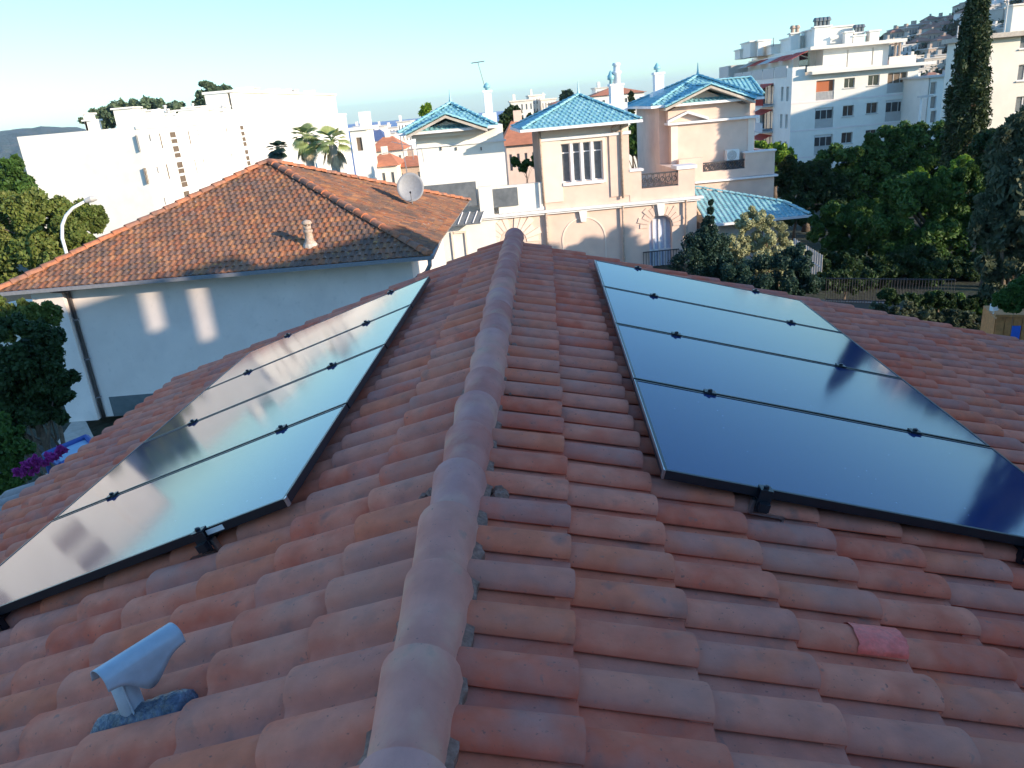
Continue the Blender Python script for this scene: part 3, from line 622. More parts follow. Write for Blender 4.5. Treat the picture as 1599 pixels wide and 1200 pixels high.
# ------------------------------------------------------------------ turquoise roofed villa
def villa():
    V = Fr((0, 40, 0), 2.5); rn = random.Random(21); q = lambda c, v=0: V.uz(c, v)
    root = thing('villa', V.w(4, 6, GZ), 'peach villa with turquoise tiled pavilion roofs, arched doorway and balcony', 'villa')
    def bx(name, m, u0, u1, v0, v1, z0, z1, par=root): o = MB().box(V, u0, u1, v0, v1, z0, z1).build(name, m, par); fix_normals(o); return o
    # tower
    (tl, zt), (tr, _), = q(c3(205, 400)), q(c3(640, 370)); zc = q(c3(190, 797))[1]; cr_ = q(c3(985, 705))[0]; cl = q(c3(0, 820))[0] - 9
    wl, wt = q(c3(305, 465)); wr, wbm = q(c3(520, 640)); hole = (wl, wr, wbm, wt); dep = 4.6; ze = q(c3(108, 395), -1)[1]
    w = MB(); wallgrid(w, V, 0, tl, tr, zc, ze + .1, [hole], .25); w.quad(V.w(tl, 0, zc), V.w(tl, 0, ze + .1), V.w(tl, dep, ze + .1), V.w(tl, dep, zc)); w.quad(V.w(tr, 0, zc), V.w(tr, dep, zc), V.w(tr, dep, ze + .1), V.w(tr, 0, ze + .1)); w.quad(V.w(tl, dep, zc), V.w(tr, dep, zc), V.w(tr, dep, ze), V.w(tl, dep, ze))
    tw = w.build('tower_wall', M['peach'], root)
    n4 = 4; wd = (wr - wl) / 4
    for k in range(4):
        a = wl + wd * k + (.06 if k else 0); b = wl + wd * (k + 1) - (.06 if k < 3 else 0); window(root, V, 0, (a, b, wbm, wt), M['glass_grey'], M['trim'], 1, 1, .25, .05, split=.76)
    for k in range(1, 4): bx('mullion', M['trim'], wl + wd * k - .07, wl + wd * k + .07, -.02, .2, wbm, wt)
    bx('window_surround', M['peach_light'], wl - .14, wl - .003, -.05, .03, wbm - .16, wt + .14); bx('window_surround', M['peach_light'], wr + .003, wr + .14, -.05, .03, wbm - .16, wt + .14)
    bx('window_sill', M['trim'], wl - .0, wr + .0, -.12, .03, wbm - .16, wbm - .01); bx('window_surround', M['peach_light'], wl, wr, -.05, .03, wt + .003, wt + .14)
    z1 = q(c3(240, 440))[1]; bx('cornice', M['trim'], tl - .1, tr + .12, -.14, -.003, z1 - .10, z1 + .06); bx('frieze', M['peach_light'], tl - .02, tr + .02, -.045, -.003, z1 + .063, ze - .0)
    for (a, b) in ((tl - .02, tl + .95), (tr - .98, tr + .02)): bx('pilaster', M['peach_light'] if a < tl + .1 else M['peach'], a, b, -.07, -.004, zc + .35, z1 - .11)  # left pilaster paler: the sun's glare is put into its colour
    for k in range(9): u = tl + .5 + k * .42; bx('frieze_stud', M['peach_light'], u, u + .1, -.07, -.047, z1 + .18, ze - .12)
    # roof shapes
    def pyramid(u0, u1, v0, v1, z, au, av, az, nm='roof', label=None, par=root, tw_=.26):
        c = [V.w(u0, v0, z), V.w(u1, v0, z), V.w(u1, v1, z), V.w(u0, v1, z)]; A = V.w(au, av, az); mb = MB()
        for i in range(4):
            p, r = c[i], c[(i + 1) % 4]; ex = r - p; Wd = np.linalg.norm(ex); ex = ex / Wd; m = A - p; hh = m - ex * (m @ ex); Ls = np.linalg.norm(hh); ax = m @ ex
            tiled_plane(mb, p, ex, hh / Ls, Wd, Ls, lambda u, s, ax=ax, Ls=Ls, Wd=Wd: ax * s / Ls - .06 < u < Wd - (Wd - ax) * s / Ls + .06 and s < Ls - .05, tw_, .3, rn, .03, gap=.5)
        o = mb.build(nm, M['cyan'], par); h = MB()
        for p in c: caps(h, p + (0, 0, .03), A + (0, 0, .05), .10, .35, rn)
        h.tube([A + (0, 0, 0), A + (0, 0, .25), A + (0, 0, .7)], [.12, .05, .015], 8)
        ho = h.build('hip_tiles', M['cyan'], o); sm(ho)
        b = MB(); dz = np.array([0, 0, -.03]); b.add([p + dz for p in c] + [A + dz], [(0, 1, 4), (1, 2, 4), (2, 3, 4), (3, 0, 4), (3, 2, 1, 0)]); b.build('roof_boards', M['wood'], o)
        f = MB()
        for (a, b_, cc, d) in ((u0 - .08, u1 + .08, v0 - .1, v0 - .005), (u0 - .1, u0 - .005, v0, v1), (u1 + .005, u1 + .1, v0, v1)): f.box(V, a, b_, cc, d, z - .12, z + .01)
        g = f.build('gutter', M['trim'], o); fix_normals(g); return o
    eu0, eu1 = q(c3(110, 393), -1)[0], q(c3(705, 325), -1)[0]; apx = q(c3(395, 222), 2.3)
    pyramid(eu0, eu1, -1., dep + 1, ze, apx[0], 2.3, apx[1])
    for (pa, pb, nm) in ((c3(200, 400), c3(222, 775), 0), (c3(601, 380), c3(622, 735), 1), (c3(610, 770), c3(628, 1040), 1), (c3(232, 805), c3(240, 960), 0), (c3(925, 735), c3(937, 900), 1)):
        a, za = q(pa, -.15); b, zb = q(pb, -.15); m = (a + b) / 2
        MB().tube([V.w(m, -.16, za + (.1 if za > -2.5 else 0)), V.w(m, -.16, zb - (3 if zb < -5.5 else 0))], .06, 8).build('downpipe', M['terracotta'], root, smooth=True)
    z = q(c3(540, 385))[1]; MB().tube([V.w(tr - .5, -.9, ze - .05), V.w(tr - .9, -.3, ze - .30), V.w(tr - .85, -.16, ze - .45), V.w(tr - .3, -.16, ze - .5)], .05, 8).build('downpipe', M['terracotta'], root, smooth=True)
    # main facade under the tower: arched door and blind arch
    ar_l, az = q(c3(748, 930)); ar_r = q(c3(862, 925))[0]; atop = q(c3(805, 820))[1]; R = (ar_r - ar_l) / 2; zs = atop - R; ac = (ar_l + ar_r) / 2; zb = -9.6
    w = MB(); wallgrid(w, V, 0, cl + 9, cr_, GZ - 3, zc, [(ar_l, ar_r, -9.2, atop)], .35)
    seg = 16                                                             # fill the square corners above the arch
    for k in range(seg):
        a0, a1 = math.pi * k / seg, math.pi * (k + 1) / seg; x0, x1 = ac + R * math.cos(a0), ac + R * math.cos(a1)
        w.quad(V.w(x0, 0, zs + R * math.sin(a0)), V.w(x0, 0, atop + .001), V.w(x1, 0, atop + .001), V.w(x1, 0, zs + R * math.sin(a1)))
        w.quad(V.w(x0, 0, zs + R * math.sin(a0)), V.w(x1, 0, zs + R * math.sin(a1)), V.w(x1, .35, zs + R * math.sin(a1)), V.w(x0, .35, zs + R * math.sin(a0)))
    w.quad(V.w(cr_, 0, GZ - 3), V.w(cr_, 12, GZ - 3), V.w(cr_, 12, zc), V.w(cr_, 0, zc)); w.quad(V.w(cl, 12, GZ - 3), V.w(cr_, 12, GZ - 3), V.w(cr_, 12, zc), V.w(cl, 12, zc))
    w.build('wall', M['peach'], root)
    P = [V.w(ac + R * math.cos(a), .34, zs + R * math.sin(a)) for a in np.linspace(0, math.pi, 20)] + [V.w(ar_l, .34, -9.2), V.w(ar_r, .34, -9.2)]
    dr = MB().prism(P, V.v * .05).build('door', mat('pale_blue_door', [(.42, .46, .58), (.5, .53, .64)], .6, noise=(4, .1)), root); fix_normals(dr)
    m_ = MB()
    for k in (.25, .5, .75): m_.box(V, ar_l + 2 * R * k - .05, ar_l + 2 * R * k + .05, .27, .335, -9.2, zs + R * .6)
    m_.box(V, ar_l, ar_r, .27, .334, zs - 1.3, zs - 1.2); fix_normals(m_.build('door_bars', M['trim'], dr))
    gz = q(c3(745, 1000))[1]; railing(root, V, -.05, ar_l - .35, ar_r + .35, gz - 1.2, gz, M['iron'])
    def keyst(u, zt_, h): k = MB().prism([V.w(u - .22, -.16, zt_), V.w(u + .22, -.16, zt_), V.w(u + .13, -.16, zt_ - h), V.w(u - .13, -.16, zt_ - h)], V.v * .158).build('keystone', M['trim'], root); fix_normals(k)
    keyst(ac, zc - .14, zc - .14 - atop + .0); bu = q(c3(415, 800))[0]; keyst(bu, zc - .14, .62)
    gr = MB()                                                            # rays of rusticated masonry round both arches: raised voussoirs
    for (uc, zz, R0, R1, m) in ((ac, zs, R + .06, R * 2.1, 'peach'), (q(c3(62, 900))[0], q(c3(62, 960))[1], .75, 1.6, 'peach_light')):
        vs = MB()
        for k in range(13):
            if k == 6: continue
            a0, a1 = math.pi * (k + .06) / 13, math.pi * (k + .94) / 13; ro = R1 * (1.0 if k % 2 else .86)
            vs.prism([V.w(uc + R0 * math.cos(a0), -.045, zz + R0 * math.sin(a0)), V.w(uc + ro * math.cos(a0), -.045, zz + ro * math.sin(a0)), V.w(uc + ro * math.cos(a1), -.045, zz + ro * math.sin(a1)), V.w(uc + R0 * math.cos(a1), -.045, zz + R0 * math.sin(a1))], V.v * .043)
        fix_normals(vs.build('arch_stones', M[m], root))
    uu = q(c3(62, 900))[0]; zz = q(c3(62, 960))[1]; P = [V.w(uu + .7 * math.cos(a), -.02, zz + .7 * math.sin(a)) for a in np.linspace(0, math.pi, 18)] + [V.w(uu - .7, -.02, -9.2), V.w(uu + .7, -.02, -9.2)]
    fix_normals(MB().prism(P, V.v * .018).build('blind_arch', M['peach'], root))
    R2 = q(c3(525, 920))[0] - bu; zb2 = q(c3(525, 930))[1]; vs = MB()
    for k in range(24):
        a0, a1 = math.pi * k / 24, math.pi * (k + 1) / 24; vs.prism([V.w(bu + r_ * math.cos(a), -.03, zb2 + r_ * math.sin(a)) for r_, a in ((R2, a0), (R2 + .06, a0), (R2 + .06, a1), (R2, a1))], V.v * .028)
    vs.box(V, bu + R2, bu + R2 + .06, -.03, -.002, -9, zb2).box(V, bu - R2 - .06, bu - R2, -.03, -.002, -9, zb2); fix_normals(vs.build('blind_arch', M['peach_light'], root))
    for (v0, h, o_) in ((-.28, .12, 0), (-.18, .10, .12)): bx('cornice', M['trim'], cl, cr_ + .28 - o_, v0, -.003, zc - o_ - h + .0, zc - o_ - .002 * (o_ > 0))
    tp = q(c3(60, 900))[0] + 1.65; bx('pilaster', M['peach'], tp, tl + .12, -.06, -.004, GZ, zc - .24)
    # parapet with balustrade right of the tower
    a1, zp = q(c3(648, 592)); b0, zr = q(c3(708, 615)); b1, _ = q(c3(892, 590)); c1_, zp2 = q(c3(975, 575)); zb_ = q(c3(710, 688))[1]
    bx('parapet', M['peach'], tr + .01, b0, -.02, .4, zc + .003, zp - .12); bx('parapet_cap', M['trim'], tr + .01, b0 + .1, -.1, .5, zp - .117, zp); bx('parapet', M['peach'], b0 + .003, b1 - .003, -.02, .4, zc + .003, zb_)
    bx('parapet', M['peach'], b1, c1_, -.02, .9, zc + .003, zp2 - .1); bx('parapet_cap', M['trim'], b1 - .1, c1_ + .1, -.1, 1., zp2 - .097, zp2 + .08); bx('parapet', M['peach'], b1, c1_, .9, 4.5, zc + .003, zp2 - .1)
    def balustrade(u0, u1, v, z0, z1, m):
        f = MB(); f.box(V, u0, u1, v - .06, v + .06, z1 - .07, z1); f.box(V, u0, u1, v - .05, v + .05, z0, z0 + .06); n = max(3, int((u1 - u0) / .3))
        for k in range(n):
            c = u0 + (u1 - u0) * (k + .5) / n; r = (u1 - u0) / n * .36; zc_ = (z0 + z1) / 2
            f.tube([V.w(c + r * math.cos(a), v, zc_ + min(r * 1.2, (z1 - z0) * .36) * math.sin(a)) for a in np.linspace(0, 2 * math.pi, 11)], .025, 5)
            f.tube([V.w(c - .1, v, z0 + .06), V.w(c + .1, v, z1 - .07)], .018, 5); f.box(V, u0 + (u1 - u0) * k / n - .015, u0 + (u1 - u0) * k / n + .015, v - .02, v + .02, z0 + .06, z1 - .07)
        return f.build('balustrade', m, root)
    balustrade(b0 + .02, b1 - .02, .1, zb_, zr, M['iron'])
    bx('terrace_floor', M['stone'], cl, cr_ - .03, .405, 11.9, zc - .2, zc - .02); bx('terrace_floor', M['glass_grey'], tr + .02, b1, .41, 5, zc + .0, zc + .55)
    # right pavilion
    pv_ = 4.0; L0, zt_ = q(c3(752, 300), pv_ + 1.2); R0_, _ = q(c3(1252, 250), pv_); ezl = q(c3(1310, 228), pv_ - .8); eL = q(c3(745, 283), pv_ - .2)[0]
    zf = q(c3(975, 645), 3)[1]; gl, gzt = q(c3(868, 360), pv_ - .6); ze2 = ezl[1]
    w = MB(); w.box(V, L0 + .2, R0_, pv_, pv_ + 5.5, zf - .5, ze2 - .02); w.box(V, gl - .1, R0_ + .02, pv_ - .55, pv_ - .002, zf - .5, ze2 - .95)
    fix_normals(w.build('pavilion_wall', M['peach'], root))
    bx('cornice', M['trim'], gl - .35, R0_ + .25, pv_ - .8, pv_ - .003, ze2 - 1.06, ze2 - .94); bx('pilaster', M['peach_light'], gl - .13, gl + .25, pv_ - .6, pv_ - .552, zf, ze2 - 1.07); bx('pilaster', M['peach_light'], R0_ - .3, R0_ + .05, pv_ - .6, pv_ - .552, zf, ze2 - 1.07)
    gm = (gl + R0_) / 2 - .5; gw = 2.1; pk = q(c3(1040, 172), pv_ - .8)
    gp = MB().prism([V.w(pk[0] - gw, pv_ - .5, ze2 - .93), V.w(pk[0] + gw, pv_ - .5, ze2 - .93), V.w(pk[0] + gw, pv_ - .5, ze2 - .35), V.w(pk[0], pv_ - .5, pk[1] - .25), V.w(pk[0] - gw, pv_ - .5, ze2 - .35)], V.v * .49).build('gable', M['peach'], root); fix_normals(gp)
    # pediment moulding
    pm = MB(); ps = q(c3(845, 350), pv_ - .8); pp = q(c3(935, 315), pv_ - .8); pe = q(c3(1030, 335), pv_ - .8)
    for (A_, B_) in (((gl - .35, ze2 - .94), (gl + .75, ze2 - .52)), ((gl + .75, ze2 - .52), (gl + 1.9, ze2 - .94))):
        pm.prism([V.w(A_[0], pv_ - .82, A_[1]), V.w(B_[0], pv_ - .82, B_[1]), V.w(B_[0], pv_ - .82, B_[1] + .13), V.w(A_[0], pv_ - .82, A_[1] + .13)], V.v * .3)
    fix_normals(pm.build('pediment', M['trim'], root))
    apx = q(c3(990, 125), pv_ + 2.2); eR = ezl[0]
    pyramid(eL, eR, pv_ - .9, pv_ + 6.2, ze2, apx[0], pv_ + 2.2, apx[1])
    # projecting cross gable on the front slope
    def crossgable(uc, half, v0, v1, zlow, zp):
        mb = MB(); h = MB(); bo = MB()
        for s in (-1, 1):
            p = V.w(uc + s * half, v0, zlow); ex = V.v; hh = V.w(uc, v0, zp) - p; Ls = np.linalg.norm(hh)
            tiled_plane(mb, p, ex, hh / Ls, v1 - v0, Ls, lambda u, s_: u < (v1 - v0) and s_ < Ls, .26, .3, rn, .045)
            caps(h, p + (0, 0, .05), V.w(uc, v0, zp + .05), .10, .35, rn)
            bo.prism([V.w(uc + s * half, v0 - .02, zlow - .14), V.w(uc, v0 - .02, zp - .14), V.w(uc, v0 - .02, zp - .01), V.w(uc + s * half, v0 - .02, zlow - .01)], V.v * (v1 - v0))
        caps(h, V.w(uc, v0, zp + .05), V.w(uc, v1, zp + .05), .10, .35, rn)
        o = mb.build('roof', M['cyan'], root); sm(h.build('hip_tiles', M['cyan'], o)); fix_normals(bo.build('roof_boards', M['stone'], o))
    crossgable(pk[0], 2.45, pv_ - 1.3, pv_ + 1.2, ze2 - .15, pk[1])
    # back right wing roof
    bp = q(c3(1255, 135), 9); bq = q(c3(1120, 152), 9); be = q(c3(1300, 200), 9)
    mb = MB(); p = V.w(bq[0] - 1, 7.5, bp[1] - 1.0); hh = V.w(bq[0] - 1, 9.3, bp[1]) - p; Ls = np.linalg.norm(hh); Wd = bp[0] - bq[0] + 1.2; tiled_plane(mb, p, V.u, hh / Ls, Wd, Ls, lambda u, s: u < Wd - (Ls - s) * 0, .26, .3, rn, .045)
    o = mb.build('roof', M['cyan'], root); h = MB(); caps(h, V.w(bp[0] + .25, 7.5, bp[1] - .95), V.w(bp[0] + .1, 9.3, bp[1] + .06), .1, .35, rn); caps(h, V.w(bp[0] + .1, 9.3, bp[1] + .05), V.w(bq[0] - 1, 9.3, bp[1] + .05), .1, .35, rn); sm(h.build('hip_tiles', M['cyan'], o))
    bx('wing_wall', M['peach'], bq[0] - 1, bp[0] - .1, 7.9, 11, zf - .5, bp[1] - 1.0)
    # terrace wall to the right of it with a second balustrade
    rl, _ = q(c3(975, 650), 2.9); rr, rz = q(c3(1380, 490), 2.9); zmo = q(c3(1385, 615), 2.9)[1]; w0, wz = q(c3(1230, 503), 2.9); bl0, bz1 = q(c3(1020, 560), 2.9); bz0 = q(c3(1020, 605), 2.9)[1]
    w = MB(); w.box(V, cr_ + .01, rr, 3.0, 9, GZ - 3, zmo - .05); w.box(V, w0, rr, 3.0, 3.35, zmo + .02, rz - .08); w.box(V, rr - .35, rr, 3.36, 7, zmo + .02, rz - .08); fix_normals(w.build('side_wall', M['peach'], root))
    bx('cornice', M['trim'], rl, rr + .15, 2.8, 3.3, zmo - .1, zmo + .0); bx('parapet_cap', M['trim'], w0 - .06, rr + .06, 2.92, 3.42, rz - .078, rz); bx('parapet', M['peach'], rl, w0 - .003, 3.0, 3.3, zmo + .003, bz0); bx('parapet', M['peach'], c1_ + .02, bl0 - .02, 3.0, 3.3, bz0, bz1 + .3)
    balustrade(bl0, w0 - .02, 3.1, bz0, bz1, M['iron'])
    bx('terrace_stub', M['peach_light'], c3 and w0 - .5, w0 + .1, 3.5, 4.2, zmo, rz + .35)
    # low turquoise wing
    r0, z0 = q(c3(988, 705), .6); rp_, zp_ = q(c3(1420, 757), 1.5); re, zer = q(c3(1548, 825), -1.2); zel = q(c3(1140, 852), -1.2)[1]; ze3 = (zer + zel) / 2
    p = V.w(r0 + .0, -1.2, ze3); T0 = V.w(r0, 2.98, z0 + .1); hh = T0 - p; Ls = np.linalg.norm(hh); Wd = re - r0; mb = MB(); ey_ = hh / Ls; nn = np.cross(V.u, ey_)
    dd = ray(*c3(1420, 757)); T1 = dd * ((p @ nn) / (dd @ nn)); t1u, t1s = float((T1 - p) @ V.u), float((T1 - p) @ ey_)
    tiled_plane(mb, p, V.u, ey_, Wd, Ls, lambda u, s: s < Ls + (t1s - Ls) * u / t1u and (u < t1u or s < t1s * (Wd - u) / (Wd - t1u)), .26, .3, rn, .045)
    o = mb.build('roof', M['cyan'], root); h = MB(); caps(h, V.w(re, -1.2, ze3 + .05), T1 + (0, 0, .06), .11, .35, rn); caps(h, T0 + (0, 0, .05), T1 + (0, 0, .05), .1, .35, rn); sm(h.build('hip_tiles', M['cyan'], o))
    dz = np.array([0, 0, -.05]); bd = MB().add([p + dz, V.w(re, -1.2, ze3 - .05), T1 + dz, T0 + dz], [(0, 1, 2, 3)]); bd.add([V.w(re, -1.2, ze3 - .05), V.w(re, 6, ze3 - .05), T1 + dz * 1.1], [(0, 1, 2)]); bd.build('roof_boards', M['cyan'], o)
    g = MB().box(V, r0, re + .1, -1.32, -1.205, ze3 - .1, ze3 + .02).build('gutter', M['trim'], o); fix_normals(g)
    bx('wing_wall', M['stone'], r0 + .02, re - 1.3, -.6, 2.9, GZ - 3, ze3 - .1)
    # left pavilion
    pf = 1.0
    l_ = [q(c2(885, 520), pf - 1), q(c2(1500, 448), pf - 1)]; bL, bR = q(c2(1000, 570), pf)[0], q(c2(1540, 480), pf)[0]; zL = l_[0][1]; apx = q(c2(1215, 330), pf + 1.8)
    bx('pavilion_wall', M['white_wall'], bL, bR, pf, pf + 5.5, zc - .02, zL + .02); pyramid(l_[0][0], l_[1][0], pf - 1, pf + 6.4, zL + .02, apx[0], pf + 1.8, apx[1])
    gk = q(c2(1180, 400), pf - 1.4)
    crossgable(gk[0], 2.0, pf - 1.4, pf + 1.2, zL - .1, gk[1]); gp = MB().prism([V.w(gk[0] - 1.8, pf - .6, zL - .3), V.w(gk[0] + 1.8, pf - .6, zL - .3), V.w(gk[0] + 1.8, pf - .6, zL - .15), V.w(gk[0], pf - .6, gk[1] - .3), V.w(gk[0] - 1.8, pf - .6, zL - .15)], V.v * .6).build('gable', M['white_wall'], root); fix_normals(gp)
    bx('cornice', M['trim'], bL - .1, bR + .1, pf - .1, pf - .004, zL - .8, zL - .7)
    for x in (1155, 1250, 1405): u, z = q(c2(x, 610), pf); bx('wall_vent', M['iron'], u - .03, u + .03, pf - .06, pf - .004, z - .08, z + .08)
    # left link roofs, white piers and dark bands painting the recess's shade
    for (xa, ya, xb, yb) in ((1040, 830, 1385, 965), (1475, 850, 1640, 965)):
        a, z1_ = q(c2(xa, ya + 15), -.1); b, z0_ = q(c2(xb, yb), -.1); o = bx('recess_shade', M['glass_grey'], a, b, -.02, .05, max(z0_, zc + .05), z1_)
    a, b = q(c2(1387, 860))[0], q(c2(1473, 860))[0]; ztop = q(c2(1430, 848))[1]; bx('pier', M['white_wall'], a, b, -.12, .6, zc + .003, ztop); bx('parapet', M['white_wall'], cl + 9, tl - .02, .06, .4, zc + .003, ztop - .05)
    lw = q(c2(1160, 1060))[0]; bx('wall', M['white_wall'], lw - 5, cl + 8.99, -.01, 12, GZ - 3, zc)
    bx('sunlit_facade', M['white_wall'], lw - 5, q(c3(-20, 900))[0], -.06, -.012, GZ, zc - .24)  # left walls rendered white, so their sunlit bleaching sits in the colour
    a, z1_ = q(c2(1245, 1030), -1); b, z0_ = q(c2(1400, 1075), -1); bo = MB().prism([V.w(a - .3, -.9, z0_), V.w(b, -.9, z0_), V.w(b + .3, -.1, z1_), V.w(a, -.1, z1_)], (0, 0, -.05)).build('glass_canopy', M['glass_grey'], root); fix_normals(bo)
    c = MB()
    for k in range(5): u = a - .3 + (b - a + .3) * k / 4; c.tube([V.w(u, -.9, z0_ + .03), V.w(u + .3 * (1 - k / 4) + .3 * k / 4, -.1, z1_ + .03)], .025, 5)
    c.build('canopy_bars', M['trim'], bo)
    for (xa, ya, xb, yb) in ((1215, 1130, 1232, 1200), (1300, 1135, 1312, 1200)):
        a, z = q(c2(xa, ya)); bx('door_frame', M['peach_light'], a, a + .1, -.14, -.062, z - 3.5, z)
    a, z = q(c2(1232, 1128)); b = q(c2(1312, 1128))[0]; bx('door_frame', M['peach_light'], a, b, -.14, -.062, z - .1, z)
    # chimneys of the villa
    def chim(x0, y0, x1, y1, v, label, finials, name='chimney'):
        a, zt_ = q((x0, y0), v); b, zb_ = q((x1, y1), v); c = thing(name, V.w((a + b) / 2, v + .4, zb_ - .8), label, 'chimney', 'white villa chimneys with turquoise finials'); d = (b - a)
        m = MB().box(V, a + .06, b - .06, v, v + d * .8, zb_ - 2.5, zt_ - .18).box(V, a, b, v - .05, v + d * .8 + .05, zt_ - .18, zt_ - .06).box(V, a - .12, b + .12, v - .1, v + d * .9, zb_ - 2.5, zb_ + .2); fix_normals(m.build('stack', M['trim'], c))
        for (fx, top, m2) in finials:
            u, zf_ = q((fx, top), v); z0_ = zt_ - .08; H = zf_ - z0_
            MB().lathe(V.w(u, v + .3, z0_), [(.10, 0), (.08, H * .3), (.19, H * .35), (.2, H * .6), (.13, H * .72), (.08, H * .9), (.02, H)] if m2 == 'cyan' else [(.2, 0), (.2, H * .45), (.27, H * .5), (.27, H * .6), (.18, H * .62), (.18, H * .85), (.25, H * .9), (.2, H)], 14).build('finial', M[m2], c, smooth=True)
    chim(952, 130, 976, 166, 6, 'wide white villa chimney with a tall white pot and a turquoise finial', [(955, 110, 'cyan'), (964, 98, 'trim')])
    chim(1021, 112, 1039, 150, 7, 'slim white villa chimney right of the wide one, single turquoise finial', [(1028, 98, 'cyan')])
    chim(753, 140, 772, 182, 5, 'white villa chimney on the left pavilion with one turquoise finial', [(760, 129, 'cyan')])
    # air conditioner, aerial
    a, z1_ = q(c3(1110, 492), 3.9); b, z0_ = q(c3(1175, 540), 3.9); pz = V.w((a + b) / 2, 3.6, z0_)
    ac_ = thing('air_conditioner', pz, 'white air conditioning unit on the peach terrace under the right pavilion', 'air conditioner')
    fix_normals(MB().box(V, a, b, 3.35, 3.42 + .02, z0_, z1_).box(V, a + .02, b - .02, 3.12, 3.348, z0_ + .02, z1_ - .02).build('casing', M['fine_white'], ac_))
    f = MB(); cc = V.w(a + (b - a) * .42, 3.11, (z0_ + z1_) / 2)
    for rr_ in (.06, .12, .18, .24): f.tube([cc + V.u * rr_ * math.cos(k) + np.array([0, 0, rr_ * math.sin(k)]) for k in np.linspace(0, 2 * math.pi, 17)], .008, 4)
    f.build('fan_grille', M['iron'], ac_); 
    for u in (a + .1, b - .1): fix_normals(MB().box(V, u - .04, u + .04, 3.15, 3.35, z0_ - .3, z0_ - .002).build('foot', M['gutter'], ac_))
    tp = at(746, 97, 47); bt = at(768, 175, 47); an = thing('roof_aerial', bt, 'small stick aerial on a thin pole above the left villa pavilion', 'aerial'); MB().tube([bt - (0, 0, 1), bt, tp], .02, 5).build('pole', M['gutter'], an)
    f = MB(); A_, B_ = at(736, 99, 47), at(756, 96, 47); f.tube([A_, B_], .03, 5)
    for k in range(7): cc = A_ + (B_ - A_) * k / 6; f.tube([cc - (0, .3, 0), cc + (0, .3, 0)], .015, 4)
    f.build('antenna', M['gutter'], an)
villa()

# ------------------------------------------------------------------ unseen block added behind the camera to put our roof in shade
Ls_, Ln_ = np.array([math.sin(rad(SUN_AZ)), math.cos(rad(SUN_AZ)), 0]), None
Ln_ = np.array([-Ls_[1], Ls_[0], 0])                                     # lateral axis (towards front right)
SF = Fr(Ls_ * 12, math.degrees(math.atan2(Ln_[1], Ln_[0])))              # u lateral, v towards ... away from the sun
def shade_block():
    t = thing('apartment_block', SF.w(0, 0, GZ), 'unseen cream block added behind the photographer to shade the roof', 'apartment block')
    holes = [(-20 + 3 * k, -18.6 + 3 * k, z, z + 1.3) for k in range(13) for z in (-6.8, -3.8, -.8)]
    w = MB(); wallgrid(w, SF, 0, -22, 19, GZ, 2.2, holes, .2)
    w.box(SF, -22, 19, -9, -.35, GZ, 2.2); w.build('wall', M['cream_wall'], t)
    fix_normals(MB().box(SF, -22.4, 19.4, -9.4, .4, 2.2, 2.4).build('roof', M['slab'], t))
    for h in holes[::3]: window(t, SF, 0, h, M['glass_dark'], M['trim'], 2)
    gaps = []                                                            # added screen, pierced twice to throw sun patches onto the neighbour's wall
    for (xa, ya, xb, yb) in ((212, 452, 262, 512), (288, 442, 338, 528)):
        A, B = at(xa, ya, 23.6), at(xb, yb, 23.6); r = []
        for P in (A, B):
            k = ((SF.o - P) @ Ls_) / (np.array(SD) @ Ls_); Q_ = P + np.array(SD) * k; r.append((float((Q_ - SF.o) @ SF.u), float(Q_[2])))
        uc_ = (r[0][0] + r[1][0]) / 2; uh_ = abs(r[0][0] - r[1][0]) * .26; gaps.append((uc_ - uh_, uc_ + uh_, min(r[0][1], r[1][1]), max(r[0][1], r[1][1])))
    m = MB(); wallgrid(m, SF, 0, -22, 15, 2.4, 4.82, gaps, .12); wallgrid(m, SF, .001, 15, 19.4, 2.4, 4.2, [], .12); m.build('sun_patch_screen', M['slab'], t)
shade_block()
def side_block():  # unseen block added to shade the lower apartment front
    s0 = Fr(Ls_ * 18 + Ln_ * 84, math.degrees(math.atan2(Ln_[1], Ln_[0]))); t = thing('apartment_block', s0.w(20, 0, GZ), 'unseen grey block added beyond the right edge to shade the apartments', 'apartment block')
    holes = [(1 + 3 * k, 2.4 + 3 * k, z, z + 1.3) for k in range(13) for z in (-6.8, -3.8, -.8, 2.2)]; w = MB(); wallgrid(w, s0, 0, 0, 42, -20, 6.6, holes, .2); w.box(s0, 0, 42, -9, -.35, -20, 6.6); w.build('wall', M['grey_wall'], t)
    fix_normals(MB().box(s0, -.4, 42.4, -9.4, .4, 6.6, 6.9).build('roof', M['slab'], t))
side_block()

